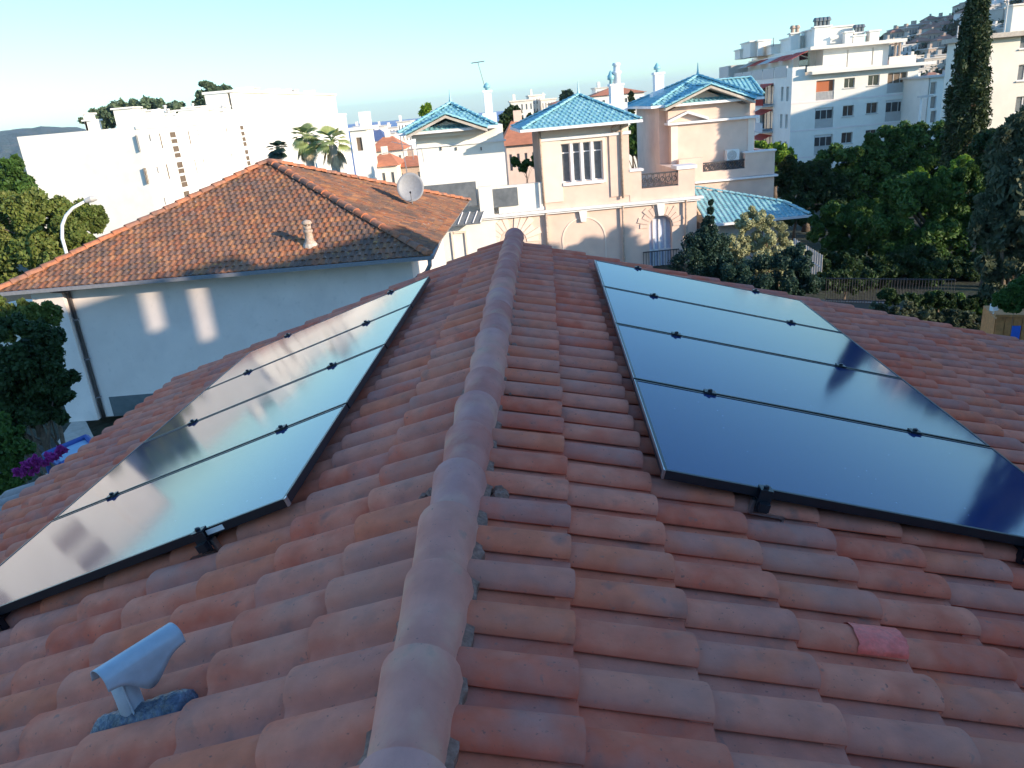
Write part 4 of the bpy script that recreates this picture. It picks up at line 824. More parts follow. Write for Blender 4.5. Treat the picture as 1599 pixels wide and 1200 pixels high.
# ------------------------------------------------------------------ white slab block on the left
def white_block():
    B = Fr((-33.2, 77, 0), 86.16); q = lambda c, v=0: B.uz(c, v)
    uL = 0.0; uR = q((543, 200))[0]; ztop = .95; zb = -17
    t = thing('apartment_block', B.w(20, 6, zb), 'long bleached white apartment block with slit windows behind the orange pyramid roof', 'apartment block')
    H = []
    def r(x0, y0, x1, y1): a, z1 = q(c1(x0, y0)); b, z0 = q(c1(x1, y1)); H.append((a, b, z0, z1)); return (a, b, z0, z1)
    beige, dark = [], []
    for e in ((850, 527, 885, 627), (925, 520, 948, 565), (975, 722, 995, 765), (1020, 915, 1040, 960), (1085, 900, 1097, 945)): dark.append(r(*e))
    for e in ((992, 515, 1020, 608), (1172, 500, 1195, 580), (1232, 492, 1243, 530), (1410, 478, 1420, 508), (1452, 474, 1464, 545), (898, 732, 935, 828), (1035, 708, 1063, 798), (1213, 678, 1235, 762), (1268, 676, 1277, 700), (1317, 658, 1335, 738), (1443, 640, 1452, 668)): beige.append(r(*e))
    for k, y in enumerate((508, 552, 596, 640, 696, 738, 782, 822, 880)): h = 30 if k % 2 == 0 else 22; beige.append(r(1058 + (y - 508) * .235, y, 1100 + (y - 508) * .235, y + h))
    for k, y in enumerate((468, 505, 540, 570, 620, 658, 690)): beige.append(r(1498 + (y - 468) * .2, y, 1522 + (y - 468) * .2, y + 22))
    w = MB(); wallgrid(w, B, 0, uL, uR, zb, ztop, H, .07)
    w.quad(B.w(uL, 0, zb), B.w(uL, 0, ztop), B.w(uL, 11.7, ztop), B.w(uL, 11.7, zb)); w.quad(B.w(uR, 0, zb), B.w(uR, 12, zb), B.w(uR, 12, ztop), B.w(uR, 0, ztop)); w.quad(B.w(uL, 11.7, zb), B.w(uL, 11.7, ztop), B.w(uR, 12, ztop), B.w(uR, 12, zb)); w.quad(B.w(uL, 0, ztop), B.w(uR, 0, ztop), B.w(uR, 12, ztop), B.w(uL, 11.7, ztop))
    w.build('wall', M['white_wall'], t)
    for h in dark: window(t, B, 0, h, M['glass_grey'], M['slab'], 1, 1, .07, .03)
    for h in beige: window(t, B, 0, h, M['glass_beige'], M['glass_beige'], 1, 1, .07, .03)
    fix_normals(MB().box(B, uL - .1, uR + .1, -.12, -.002, ztop - .25, ztop + .08).build('parapet_cap', M['white_wall'], t))
    # rooftop stacks
    rn = random.Random(8)
    for (x0, y0, x1, y1) in ((515, 398, 552, 490), (525, 440, 580, 495), (705, 368, 850, 470), (885, 372, 925, 460), (945, 375, 1040, 455), (1040, 400, 1085, 445), (1085, 378, 1110, 440), (1100, 400, 1130, 440), (1225, 365, 1310, 440), (1255, 350, 1300, 370), (1340, 365, 1380, 430), (1395, 375, 1500, 425), (1415, 350, 1440, 378)):
        if x1 < 860:
            A_, B_ = at(*c1(x0, y0), 79.5), at(*c1(x1, y1), 79.5); o = MB().box(W0, A_[0], B_[0], 79.5, 81.5, ztop - .05, A_[2]).box(W0, A_[0] - .15, B_[0] + .15, 79.3, 81.7, A_[2], A_[2] + .15).build('roof_stack', M['white_wall'], t); fix_normals(o); continue
        v = rn.uniform(1, 3); a, z1 = q(c1(x0, y0), v); b, _ = q(c1(x1, y1), v)
        o = MB().box(B, a, b, v, v + 2.2, ztop - .05, z1).box(B, a - .15, b + .15, v - .15, v + 2.35, z1, z1 + .15).build('roof_stack', M['white_wall'], t); fix_normals(o)
        if rn.random() < .6: p = MB(); m_ = (a + b) / 2; p.lathe(B.w(m_, v + 1, z1 + .15), [(.15, 0), (.15, .4), (.25, .45), (.2, .6)], 8); p.build('flue', M['slab'], o)
    # taller block beyond
    C = Fr((-33.2, 105, 0), 86.16); q = lambda c: C.uz(c, 0); a = q((382, 178))[0]; b = q((538, 172))[0]; z1 = 4.6
    t = thing('apartment_block', C.w((a + b) / 2, 8, -20), 'tall white block rising behind the roofline left of the palms', 'apartment block'); H = []
    for (x, y) in ((205, 440), (425, 418), (75, 610), (0, 610), (110, 480), (300, 520), (350, 430)): u, z = q(c2(x, y)); H.append((u, u + 1.2, z - 1.2, z))
    w = MB(); v0 = 1.5; wallgrid(w, C, v0, a, b, -20, z1, H, .3); w.box(C, a, b, v0 + .35, 5, -20, z1); w.build('wall', M['white_wall'], t)
    for h in H: window(t, C, v0, h, M['glass_beige'], M['trim'], 2, 1, .3, .06)
    fix_normals(MB().box(C, a - .2, b + .2, v0 - .3, 5.2, z1, z1 + .3).build('roof', M['white_wall'], t))
    for (x, y, w_, m) in ((60, 290, 30, 'white_wall'), (95, 270, 25, 'slab'), (225, 290, 20, 'white_wall'), (330, 268, 26, 'slab'), (295, 290, 22, 'white_wall'), (440, 300, 18, 'white_wall')):
        u, z = q(c2(x, y)); c = MB().box(C, u, u + w_ * .1, v0 + 1, v0 + 2.5, z1, max(z, z1 + .8)).box(C, u - .1, u + w_ * .1 + .1, v0 + .9, v0 + 2.6, max(z, z1 + .8), max(z, z1 + .8) + .15).build('roof_stack', M[m], t); fix_normals(c)
white_block()

# ------------------------------------------------------------------ terraced apartment block on the right
def right_apartment():
    B = Fr((33.0, 88, 0), -3.84); q = lambda c, v=0: B.uz(c, v); zb = -22
    t = thing('apartment_block', B.w(6, 12, zb), 'white terraced apartment block with red awnings and loggias on the right', 'apartment block')
    uR = q(c4(1062, 450))[0]; zt = q(c4(800, 352))[1]; z5 = zt + 2.9
    H = []
    def r(x0, y0, x1, y1): a, z1 = q(c4(x0, y0)); b, z0 = q(c4(x1, y1)); return (a, b, z0, z1)
    log = [r(560, 405, 645, 503), r(918, 366, 1008, 460), r(555, 543, 640, 638), r(909, 503, 998, 602), r(551, 678, 636, 772), r(903, 640, 990, 738), r(548, 808, 634, 905), r(900, 778, 985, 870)]
    sml = [r(700, 393, 750, 438), r(820, 378, 873, 426), r(693, 530, 745, 580), r(811, 516, 864, 566), r(686, 665, 738, 715), r(806, 652, 857, 703), r(684, 800, 735, 850)]
    w = MB(); wallgrid(w, B, 0, 0, uR, zb, zt, log + sml, .3)
    # left face: built in a frame turned a quarter, u running away from us along v
    class Lf:
        def w(s, u, v, z): return B.w(v, u, z)
    LF = Lf(); d0 = 27; LH = []
    for k in range(5):
        z = zt - 1.0 - k * 2.9
        LH += [(1.0, 1.9, z - 1.5, z), (3.0, 3.9, z - 1.5, z), (7.0, 12.5, z - 1.9, z + .3), (14.5, 15.3, z - 1.4, z), (17, 17.8, z - 1.4, z), (20, 20.9, z - 1.4, z), (23, 25, z - 1.5, z)]
    wallgrid(w, LF, 0, 0, d0, zb, zt, LH, .3)
    w.quad(B.w(uR, 0, zb), B.w(uR, d0, zb), B.w(uR, d0, zt), B.w(uR, 0, zt)); w.quad(B.w(0, 0, zt), B.w(uR, 0, zt), B.w(uR, d0, zt), B.w(0, d0, zt)); w.quad(B.w(0, d0, zb), B.w(0, d0, zt), B.w(uR, d0, zt), B.w(uR, d0, zb))
    w.build('wall', M['white_wall'], t)
    for i, h in enumerate(log):
        g = M['shutter_o'] if i == 0 else (M['glass_beige'] if i == 1 else M['glass_dark']); o = window(t, B, 0, h, g, M['slab'], 3 if i else 1, 1, .3, .07)
        railing(t, B, .04, h[0], h[1], h[2], h[2] + 1.0, M['slab'], True)
        if i > 1: bl = MB().box(B, h[0] + .1, h[1] - .1, .18, .21, h[3] - .25, h[3] - .02).build('blind_box', M['trim'], o); fix_normals(bl)
    for h in sml: window(t, B, 0, h, M['glass_dark'], M['slab'], 2, 1, .3, .06, sill=True)
    for k, h in enumerate(LH):
        window(t, LF, 0, h, M['glass_dark'], M['trim'], 3 if h[1] - h[0] > 3 else 2, 1, .3, .06)
        if h[1] - h[0] > 3:
            s = MB().box(LF, h[0] - .3, h[1] + .3, -1.3, -.003, h[2] - .2, h[2] - .02).build('balcony', M['slab'], t); fix_normals(s); railing(t, LF, -1.25, h[0] - .3, h[1] + .3, h[2] - .02, h[2] + .95, M['trim'] if k % 2 else M['awning'], True)
            if k < 18:
                a = MB().prism([LF.w(h[0], -.0, h[3] + .15), LF.w(h[1], -.0, h[3] + .15), LF.w(h[1], -1.3, h[3] - .35), LF.w(h[0], -1.3, h[3] - .35)], (0, 0, .04)).build('awning', M['awning'], t); fix_normals(a)
    zc = q(c4(510, 388))[1]
    for k in range(1, 5): z = zt - 2.9 * k + .15; fix_normals(MB().box(B, -.02, uR + .02, -.03, -.003, z - .09, z + .09).build('floor_band', M['grey_wall'], t))
    fix_normals(MB().box(B, 1.8, uR + 1.3, -1.0, d0, zt - .0, zt + .32).build('terrace_slab', M['cream_wall'], t))
    a0, z_ = q(c4(505, 335)); a1, _ = q(c4(672, 320)); fix_normals(MB().box(B, 0, a0 - .01, -.01, d0, zt + .002, z_ + .05).build('parapet', M['white_wall'], t)); fix_normals(MB().box(B, a0, a1, -.6, -.4, zt + .32, z_).build('parapet', M['cream_wall'], t))
    # set back top floor
    v1 = 4.0; ua, za = q(c4(592, 300), v1); ub, _ = q(c4(918, 290), v1); zr0 = q(c4(750, 232), v1 - 1.2)[1]
    tf = MB(); Ht = [(ua + 2.6, ua + 2.75, zt + .5, zr0 - .3), (ub - 1.8, ub - 1.65, zt + .5, zr0 - .3)]; wallgrid(tf, B, v1, ua, ub, zt + .3, zr0, Ht, .1); tf.box(B, ua, ub, v1 + .15, d0 - 2, zt + .3, zr0); tf.box(B, -1.0 + 3, ua, v1 + 2.5, d0, zt + .3, zr0)
    fix_normals(tf.build('top_floor_wall', M['white_wall'], t))
    fix_normals(MB().box(B, ua - 1.8, ub + 1.4, v1 - 1.2, d0 + 1, zr0 + .002, zr0 + .35).build('roof', M['cream_wall'], t))
    for (x0, x1) in ((925, 1060),):
        a, z = q(c4(x0, 285), 1); b, _ = q(c4(x1, 275), 1); fix_normals(MB().box(B, a, b, 1, 1.15, zt + .32, z).build('terrace_screen', M['peach_light'], t))
    for u in (ub + .5, ub + .95): MB().tube([B.w(u, v1 - .5, zt + .3), B.w(u, v1 - .5, zr0)], .14, 8).build('column', M['terracotta'], t)
    # terraces stepping back along the left face with red awnings
    class Q: pass
    for k in range(5):
        y0_ = 2 + k * 5; fix_normals(MB().box(B, -.05, .12, y0_, y0_ + 4.6, zt + .003 + z_ * 0, zt + 1.15).build('terrace_parapet', M['slab'], t))
        fix_normals(MB().box(B, 2.2, 2.4, y0_, y0_ + 3, zt + .34, zt + 2.3).build('terrace_door', M['glass_dark'], t))
        a = MB().prism([B.w(2.2, y0_, zr0 - .1), B.w(2.2, y0_ + 4.2, zr0 - .1), B.w(.4, y0_ + 4.2, zr0 - .8), B.w(.4, y0_, zr0 - .8)], (0, 0, .05)).build('awning', M['awning'] if k in (0, 1, 3) else M['slab'], t); fix_normals(a)
    # roof top boxes, stacks and pots
    def rb(x0, y0, x1, v, dp, m='white_wall', cap=True, base=None):
        a, z1 = q(c4(x0, y0), v); b, _ = q(c4(x1, y0), v); mb = MB().box(B, a, b, v, v + dp, (zr0 + .352) if base is None else base, z1)
        if cap: mb.box(B, a - .15, b + .15, v - .15, v + dp + .15, z1, z1 + .15)
        o = mb.build('roof_stack', M[m], t); fix_normals(o); return a, b, z1, o
    rb(552, 148, 742, 8, 5); a, b, z1, o = rb(552, 140, 632, 7, .9)
    for k in range(4): MB().lathe(B.w(a + (b - a) * (k + .5) / 4, 7.4, z1 + .15), [(.22, 0), (.22, .45), (.36, .5), (.36, .62), (.22, .9)], 9).build('chimney_pot', M['glass_grey'], o)
    rb(440, 190, 550, 12, 5); a, b, z1, o = rb(433, 172, 480, 11, .9)
    for k in range(2): MB().lathe(B.w(a + (b - a) * (k + .5) / 2, 11.4, z1 + .15), [(.22, 0), (.22, .4), (.36, .5), (.22, .8)], 9).build('chimney_pot', M['terracotta'], o)
    rb(230, 212, 330, 20, 5); rb(270, 208, 295, 19, .8); rb(335, 230, 430, 17, 5); rb(178, 252, 228, 24, 3); a, b, z1, o = rb(705, 165, 742, 6, .8)
    rb(745, 185, 800, 6, .8); rb(828, 160, 875, 6, 1.2); a, b, z1, o = rb(750, 170, 800, 7, .7)
    for k in range(3): MB().lathe(B.w(a + (b - a) * (k + .5) / 3, 7.3, z1 + .15), [(.2, 0), (.2, .4), (.36, .5), (.22, .8)], 9).build('chimney_pot', M['glass_grey'], o)
    c, z = q(c4(345, 195), 16); dd = MB().lathe(B.w(c, 16, z1 - .2), [(.05, 0), (.05, 1)], 6); dd.build('aerial_pole', M['gutter'], t)
    ax = B.w(c, 16, z1 + 1.2); P = [ax]; 
    rb(120, 330, 250, 27, 6, 'slab', False, zt)
right_apartment()

# ------------------------------------------------------------------ building behind the cypress
def cypress_building():
    B = Fr((at(1506, 200, 55)[0], 55, 0), -3.84); q = lambda c, v=0: B.uz(c, v); zt = at(1560, 52, 55)[2]; zb = -12; D = 3.6
    t = thing('apartment_block', B.w(6, 3, zb), 'plain cream apartment block with a flat overhanging roof behind the tall cypress', 'apartment block'); H = []
    for (x, y, x2, y2) in ((1572, 325, 1640, 400), (1560, 485, 1630, 560), (1585, 165, 1650, 240)): a, z1 = q(c4(x, y)); b, z0 = q(c4(x2, y2)); H.append((a, b, z0, z1))
    w = MB(); wallgrid(w, B, 0, 0, 14, zb, zt - .3, H, .25); w.box(B, .0, 14, .3, D, zb, zt - .3); w.quad(B.w(0, 0, zb), B.w(0, .3, zb), B.w(0, .3, zt - .3), B.w(0, 0, zt - .3)); w.build('wall', M['cream_wall'], t)
    for h in H: window(t, B, 0, h, M['glass_grey'], M['trim'], 2, 1, .25, .06, sill=True)
    class Lf:
        def w(s, u, v, z): return B.w(v, u, z)
    for k in range(3): fix_normals(MB().box(Lf(), 1.2, 1.6, -.02, .1, zt - 1.3 - 2.6 * k, zt - .6 - 2.6 * k).build('window', M['glass_dark'], t))
    fix_normals(MB().box(B, -.3, 14.4, -.6, D + .3, zt - .298, zt + .0).build('roof', M['stone'], t))
    a, z1 = q(c4(1545, 30), 1.5); b, _ = q(c4(1585, 30), 1.5); o = MB().box(B, a, b + .4, 1.5, 2.4, zt, z1).box(B, a - .1, b + .5, 1.4, 2.5, z1, z1 + .1).build('roof_stack', M['cream_wall'], t); fix_normals(o)
    MB().tube([B.w(a - .4, 1.5, zt), B.w(a - .4, 1.5, zt + 2.0)], .05, 7).build('flue', M['slab'], t)
    MB().tube([B.w(.3, 3, zt), B.w(.3, 3, zt + .8)], .04, 6).build('flue', M['slab'], t)
    # lower wing further back
    C = Fr((0, 82, 0), 0); a, z1 = C.uz(c4(1130, 385)); b, _ = C.uz(c4(1195, 380)); t2 = thing('apartment_block', C.w((a + b) / 2, 3, -16), 'narrow pale building seen just left of the cypress block', 'apartment block'); H = []
    for k in range(3): u, z = C.uz(c4(1147, 410 + 72 * k)); H.append((u - .3, u + .3, z - 1.2, z)); H.append((u + 1.0, u + 1.3, z - 1.2, z))
    w = MB(); wallgrid(w, C, 0, a, b + 2, -16, z1 - .1, H, .2); w.box(C, a, b + 2, .22, 7, -16, z1 - .1); w.build('wall', M['white_wall'], t2)
    for h in H: window(t2, C, 0, h, M['glass_grey'], M['trim'], 1, 1, .2, .05)
    fix_normals(MB().box(C, a - .3, b + 2.2, -.3, 7, z1 - .098, z1 + .1).build('roof', M['slab'], t2))
cypress_building()

# ------------------------------------------------------------------ town in the distance
def small_house(name, fr, u0, u1, v0, v1, zb, zt, wallm, roofm, label, cat='house', group=None, hip=.9, floors=2, nw=4, flat=False, wm=None):
    t = thing(name, fr.w((u0 + u1) / 2, (v0 + v1) / 2, zb), label, cat, group); H = []; fh = 2.9; wd = (u1 - u0) / nw
    for f in range(floors):
        for k in range(nw): c = u0 + wd * (k + .5); z = zt - .8 - fh * f; H.append((c - wd * .17, c + wd * .17, z - 1.5, z))
    w = MB(); wallgrid(w, fr, v0, u0, u1, zb, zt, H, .25); w.box(fr, u0, u1, v0 + .3, v1, zb, zt); w.build('wall', wallm, t)
    g = MB()
    for h in H: g.box(fr, h[0], h[1], v0 + .16, v0 + .28, h[2], h[3])
    fix_normals(g.build('window_row', wm or M['glass_grey'], t))
    if flat:
        fix_normals(MB().box(fr, u0 - .3, u1 + .3, v0 - .3, v1 + .3, zt, zt + .35).build('roof', roofm, t))
        fix_normals(MB().box(fr, u0 + wd * .6, u0 + wd * 1.2, v0 + 1, v0 + 3, zt + .352, zt + 2).build('roof_stack', wallm, t))
    else:
        o = .5; c = [fr.w(u0 - o, v0 - o, zt), fr.w(u1 + o, v0 - o, zt), fr.w(u1 + o, v1 + o, zt), fr.w(u0 - o, v1 + o, zt)]; dv = (v1 - v0) / 2 + o; ru = min(dv, (u1 - u0) * .45); zr = zt + dv * .42 * hip
        A, B = fr.w(u0 - o + ru, (v0 + v1) / 2, zr), fr.w(u1 + o - ru, (v0 + v1) / 2, zr); m = MB().add(c + [A, B], [(0, 1, 5, 4), (2, 3, 4, 5), (1, 2, 5), (3, 0, 4), (3, 2, 1, 0)]); rf = m.build('roof', roofm, t)
        fix_normals(MB().box(fr, (u0 + u1) / 2 - .4, (u0 + u1) / 2 + .4, (v0 + v1) / 2 - .3, (v0 + v1) / 2 + .3, zr - 1, zr + .9).build('chimney', wallm, rf))
    return t
def px_house(x0, x1, ytop, Y, depth, hgt, wallm, roofm, label, ybias=0, **k):
    a = at(x0, ytop, Y); b = at(x1, ytop - .087 * (x1 - x0), Y); z = (a[2] + b[2]) / 2; return small_house('town_building' if k.get('flat') else 'town_house', W0, a[0], b[0], Y, Y + depth, z - hgt, z, wallm, roofm, label, cat='building' if k.get('flat') else 'house', **k)
px_house(577, 628, 238, 120, 9, 9, M['cream_wall'], M['terra'], 'cream house with an orange hipped roof left of the dish mast', floors=1, nw=5)
px_house(576, 618, 262, 100, 8, 7, M['cream_wall'], M['terra'], 'low orange roofed house in front of the cream hipped one', floors=1, nw=3, hip=.7)
px_house(618, 660, 262, 105, 8, 9, M['terracotta'], M['terra'], 'terracotta house with an orange roof just behind the satellite dish', floors=2, nw=3, hip=.6)
px_house(570, 600, 222, 160, 10, 14, M['grey_wall'], M['blue_roof'], 'grey house with a slate blue roof beyond the orange roofs', floors=1, nw=3)
px_house(546, 571, 205, 95, 6, 20, M['white_wall'], M['white_wall'], 'slim white tower block right of the two palms', flat=True, floors=1, nw=1, wm=M['glass_beige'])
for i, (x0, x1, y, Y, m) in enumerate(((552, 572, 199, 330, 'grey_wall'), (572, 590, 203, 260, 'white_wall'), (588, 604, 198, 350, 'cream_wall'), (602, 622, 201, 300, 'grey_wall'), (620, 640, 192, 240, 'white_wall'), (600, 616, 210, 230, 'grey_wall'))):
    px_house(x0, x1, y, Y, 14, 30, M[m], M['slab'], ('grey', 'small white', 'cream', 'wide pale grey', 'tallest white', 'nearest grey')[i] + ' distant flat roofed block on the seafront between palms and villa', flat=True, floors=6, nw=4, group='distant seafront blocks')
px_house(790, 838, 228, 75, 9, 8, M['peach'], M['terra'], 'orange tiled roof between the left pavilion and the tower', floors=1, nw=4, hip=1.)
for i, (x0, x1, y, Y) in enumerate(((797, 832, 160, 230), (826, 850, 151, 250), (845, 868, 157, 235))):
    px_house(x0, x1, y, Y, 16, 26, M['cream_wall'], M['peach_light'], ('left', 'tallest', 'right')[i] + ' of three distant cream terraced blocks above the turquoise tower roof', flat=True, floors=7, nw=5, group='distant cream terraced blocks')
px_house(862, 925, 163, 190, 14, 20, M['cream_wall'], M['terra'], 'low distant cream block with a faded orange roof behind the tower', floors=2, nw=8, hip=.3)
px_house(925, 1006, 151, 150, 10, 14, M['white_wall'], M['terra'], 'long white building with an orange roof behind the villa chimneys', floors=2, nw=7, hip=.55)
px_house(930, 950, 139, 260, 10, 20, M['white_wall'], M['slab'], 'small distant white block above the long orange roof', flat=True, floors=3, nw=3)
px_house(1431, 1456, 160, 150, 10, 12, M['cream_wall'], M['terra'], 'upper small orange roofed house between the two right hand blocks', floors=1, nw=3, hip=.8)
px_house(1425, 1457, 196, 130, 10, 9, M['cream_wall'], M['terra'], 'lower small orange roofed house between the two right hand blocks', floors=1, nw=3, hip=.9)
px_house(1432, 1458, 128, 200, 9, 14, M['white_wall'], M['slab'], 'white flat roofed block at the foot of the hillside', flat=True, floors=2, nw=4)
def hillside():
    rn = random.Random(31); k = 0
    tops = np.array([p for p in RH])
    cw = ['white', 'cream', 'ochre', 'pink', 'grey']; mats_ = [M['grey_wall'], M['stone'], M['stone'], M['terracotta'], M['slab']]
    for j in range(8):
        for i in range(22):
            xr = .40 + .34 * (i + rn.uniform(-.3, .3)) / 22; t_ = .18 + .80 * (j + rn.uniform(-.3, .3)) / 8; Y = 260 + 170 * t_; top = np.interp(xr, tops[:, 0], tops[:, 1]) * 430
            z = -30 + (top + 30) * math.sin(t_ * math.pi / 2); w_ = rn.uniform(6, 10); c = rn.randrange(5); fl = rn.random() < .6
            px = 800 + FPX * 0
            if xr < .485 or (.56 < xr < .575) or (xr > .70): continue
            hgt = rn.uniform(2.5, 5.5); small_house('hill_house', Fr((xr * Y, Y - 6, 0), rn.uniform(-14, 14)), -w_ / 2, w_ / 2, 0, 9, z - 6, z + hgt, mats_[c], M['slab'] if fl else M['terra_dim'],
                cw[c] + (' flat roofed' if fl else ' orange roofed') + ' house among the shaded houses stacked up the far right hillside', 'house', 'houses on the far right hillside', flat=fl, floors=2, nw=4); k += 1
hillside()
small_house('town_building', Fr((-80, 62, 0), 12), 0, 30, 0, 10, -14, 2.4, M['white_wall'], M['slab'], 'unseen white building added beyond the left edge for the panels to reflect', 'building', flat=True, floors=2, nw=3, wm=M['glass_beige'])  # added out of view to give the left panels a cream reflection

# ------------------------------------------------------------------ vegetation on the left
tree('broadleaf_tree', 'sunlit yellow green tree beyond the left corner of the orange roof', 'tree', pxs(41, [(25, 350, 42), (70, 345, 45), (115, 345, 38, 1), (140, 335, 20, 1), (20, 410, 50), (80, 400, 50), (50, 330, 30), (-30, 370, 50), (10, 320, 20), (150, 345, 16, 1), (120, 372, 26)]), M['leaf_olivey'], 80000, .14, seed=1, per=16, fr=(.25, .4), tr=.2)
tree('conifer_tree', 'dark green conifer between the white block and the left picture edge', 'tree', pxs(48, [(18, 262, 17), (22, 285, 24), (10, 305, 34), (35, 300, 20), (-25, 290, 35)]), M['leaf_mid'], 9000, .28, seed=2, per=14, tr=.25)
tree('garden_tree', 'large dark tree in the shade left of the white pilaster', 'tree', pxs(14.5, [(35, 600, 62), (85, 590, 40), (60, 560, 55), (20, 640, 60), (75, 640, 34), (-30, 600, 70), (30, 540, 50), (95, 610, 22), (0, 690, 40)]), M['leaf_dark'], 60000, 0.06, seed=3, per=16, trunk=(at(65, 720, 14.5)[0], 14.5), tr=.12)
tree('sunlit_tree_top', 'sunlit yellow top of the dark garden tree, painted in paler leaves', 'shrub', pxs(17, [(40, 500, 34), (70, 495, 25), (15, 505, 30), (50, 515, 28), (-20, 500, 40)]), M['leaf_olivey'], 18000, 0.06, seed=4, per=14, tr=.06)  # sun on the dark tree's top put into yellower leaf colour
tree('shrub', 'dense green shrub at the bottom left corner of the garden', 'shrub', pxs(10.5, [(0, 700, 45), (25, 735, 30), (-20, 740, 50), (10, 670, 26)]), M['leaf_mid'], 14000, 0.045, seed=5, per=14, tr=.04)
tree('bougainvillea', 'magenta flowering bougainvillea beside the blue framed canopy', 'shrub', pxs(9.4, [(60, 722, 12), (80, 712, 10), (45, 730, 12), (95, 705, 8), (30, 736, 10)]), M['flower'], 1800, .05, seed=6, per=9, tr=.03, limbs=3)
def palm(px, py, Y, rpx, label, seed, dry=True, m='leaf_palm'):
    c = at(px, py, Y); R = rpx / FPX * (c @ CF); base = np.array([c[0], c[1], -14.]); t = thing('palm_tree', base, label, 'palm tree', None); rn = random.Random(seed)
    MB().tube([base, base + (c - base) * .6, c - (0, 0, .2)], [.34, .26, .24], 12).build('trunk', M['stone'], t, smooth=True)
    def fronds(n, e0, e1, R, name, m, dr):
        mb = MB()
        for i in range(n):
            az = rn.uniform(0, 2 * math.pi); el = rn.uniform(e0, e1); d = np.array([math.cos(az) * math.cos(el), math.sin(az) * math.cos(el), math.sin(el)]); sd_ = np.cross(d, (0, 0, 1.)); sd_ /= np.linalg.norm(sd_) + 1e-6; L = R * rn.uniform(.8, 1.1); pts = []
            for k in range(7): q = k / 6; pts.append(c + d * L * .55 * q - np.array([0, 0, 1]) * dr * L * q * q)
            mb.tube(pts, [.03, .03, .025, .02, .015, .012, .01], 4)
            hub = pts[4]; dd = pts[5] - pts[3]; dd /= np.linalg.norm(dd); up = np.cross(sd_, dd)
            for k in range(13):                                          # fan of pointed leaflets
                a = (k / 12 - .5) * 1.7; v = dd * math.cos(a) + sd_ * math.sin(a); ln = L * .58 * (.75 + .25 * math.cos(a)); w_ = np.cross(v, up); w_ /= np.linalg.norm(w_); w_ *= .05
                tip = hub + v * ln - np.array([0, 0, 1]) * ln * (.18 + .3 * dr); md = hub + v * ln * .55
                mb.add([hub, md + w_, tip, md - w_], [(0, 1, 2, 3)])
        mb.build(name, M[m], t)
    fronds(25, -.4, 1.4, R * 1.1, 'crown', m, .25)
    if dry: fronds(13, -1.2, -.5, R * .95, 'dry_skirt', 'leaf_dry', .45)
palm(478, 216, 47, 33, 'left of the two sunlit fan palms above the orange roof', 1)
palm(518, 222, 46, 36, 'right of the two sunlit fan palms above the orange roof', 2)
palm(434, 234, 50, 22, 'small grey green palm left of the pair of fan palms', 3, False, 'leaf_blue')
def umbrella_pine(px, py, Y, w, h, label, seed, layers):
    sph = pxs(Y, [(px + a, py + b, r, 0) for a, b, r in layers], .32); tree('pine_tree', label, 'pine tree', sph, M['leaf_pine'], 22000, .42, seed=seed, per=30, fr=(.16, .3), ground=-20, tr=.35)
umbrella_pine(215, 172, 150, 60, 20, 'broad umbrella pine showing above the left rooftop stacks', 7, [(-50, 6, 26), (-20, -3, 34), (15, -6, 34), (50, -2, 30), (-75, 16, 16), (72, 8, 20), (0, 10, 40), (-45, 16, 30), (-60, 24, 24), (90, 16, 14), (40, 14, 30)])
umbrella_pine(335, 150, 150, 20, 30, 'layered cedar standing up behind the white block roof', 8, [(-8, -16, 12), (-16, -19, 9), (8, -8, 20), (-14, -2, 17), (16, 6, 22), (-12, 12, 24), (0, 22, 24), (22, 16, 18), (0, 0, 12), (0, 30, 14)])

# ------------------------------------------------------------------ vegetation on the right
def cypress():
    b = at(1512, 215, 38); t_ = at(1529, -30, 38); t = thing('cypress_tree', (b[0], b[1], GZ), 'tall narrow dark cypress in front of the cream block', 'cypress'); rng = np.random.default_rng(5); C = []; Rr = []
    bz = GZ + 1; 
    for i in range(420):
        q = rng.random() ** .9; p = np.array([b[0], b[1], bz]) + (t_ - np.array([b[0], b[1], bz])) * np.array([q, q, q]); rad_ = .84 * min(1, (1.02 - q) * 2.2) ** .7 * min(1, .75 + q); a = rng.uniform(0, 6.28); r = rad_ * rng.random() ** .35
        C.append(p + np.array([math.cos(a) * r, math.sin(a) * r, 0])); Rr.append(rng.uniform(.16, .32))
    V = leaves(np.array(C), np.array(Rr), 42000, .085, rng, squash=2.6, droop=-.65, aspect=2.6); leafmesh('crown', V, M['leaf_cyp'], t); MB().tube([(b[0], b[1], GZ - .2), (b[0], b[1], 0), t_ - (0, 0, 1)], [.3, .2, .03], 8).build('trunk', M['bark'], t)
cypress()
tree('clipped_hedge', 'long tall clipped hedge in front of the white terraced apartments', 'hedge', pxs(52, [(1300, 255, 34), (1340, 250, 36), (1380, 235, 38), (1420, 228, 40), (1460, 226, 42), (1500, 228, 40), (1535, 235, 34), (1330, 285, 40), (1390, 280, 44), (1450, 270, 44), (1510, 270, 40), (1285, 280, 26), (1360, 222, 14), (1400, 212, 16), (1350, 262, 36), (1410, 252, 36), (1440, 210, 16), (1480, 212, 16), (1515, 216, 14), (1465, 300, 44), (1400, 300, 40), (1340, 310, 36)]), M['leaf_mid'], 120000, .15, seed=11, per=20, fr=(.2, .34), tr=.2)
tree('shaded_tree', 'dark rounded tree between the villa terrace and the clipped hedge', 'tree', pxs(47, [(1245, 265, 28), (1270, 270, 30), (1232, 285, 24), (1262, 300, 34), (1300, 300, 30)]), M['leaf_dark'], 30000, 0.15, seed=12, per=16, tr=.18)
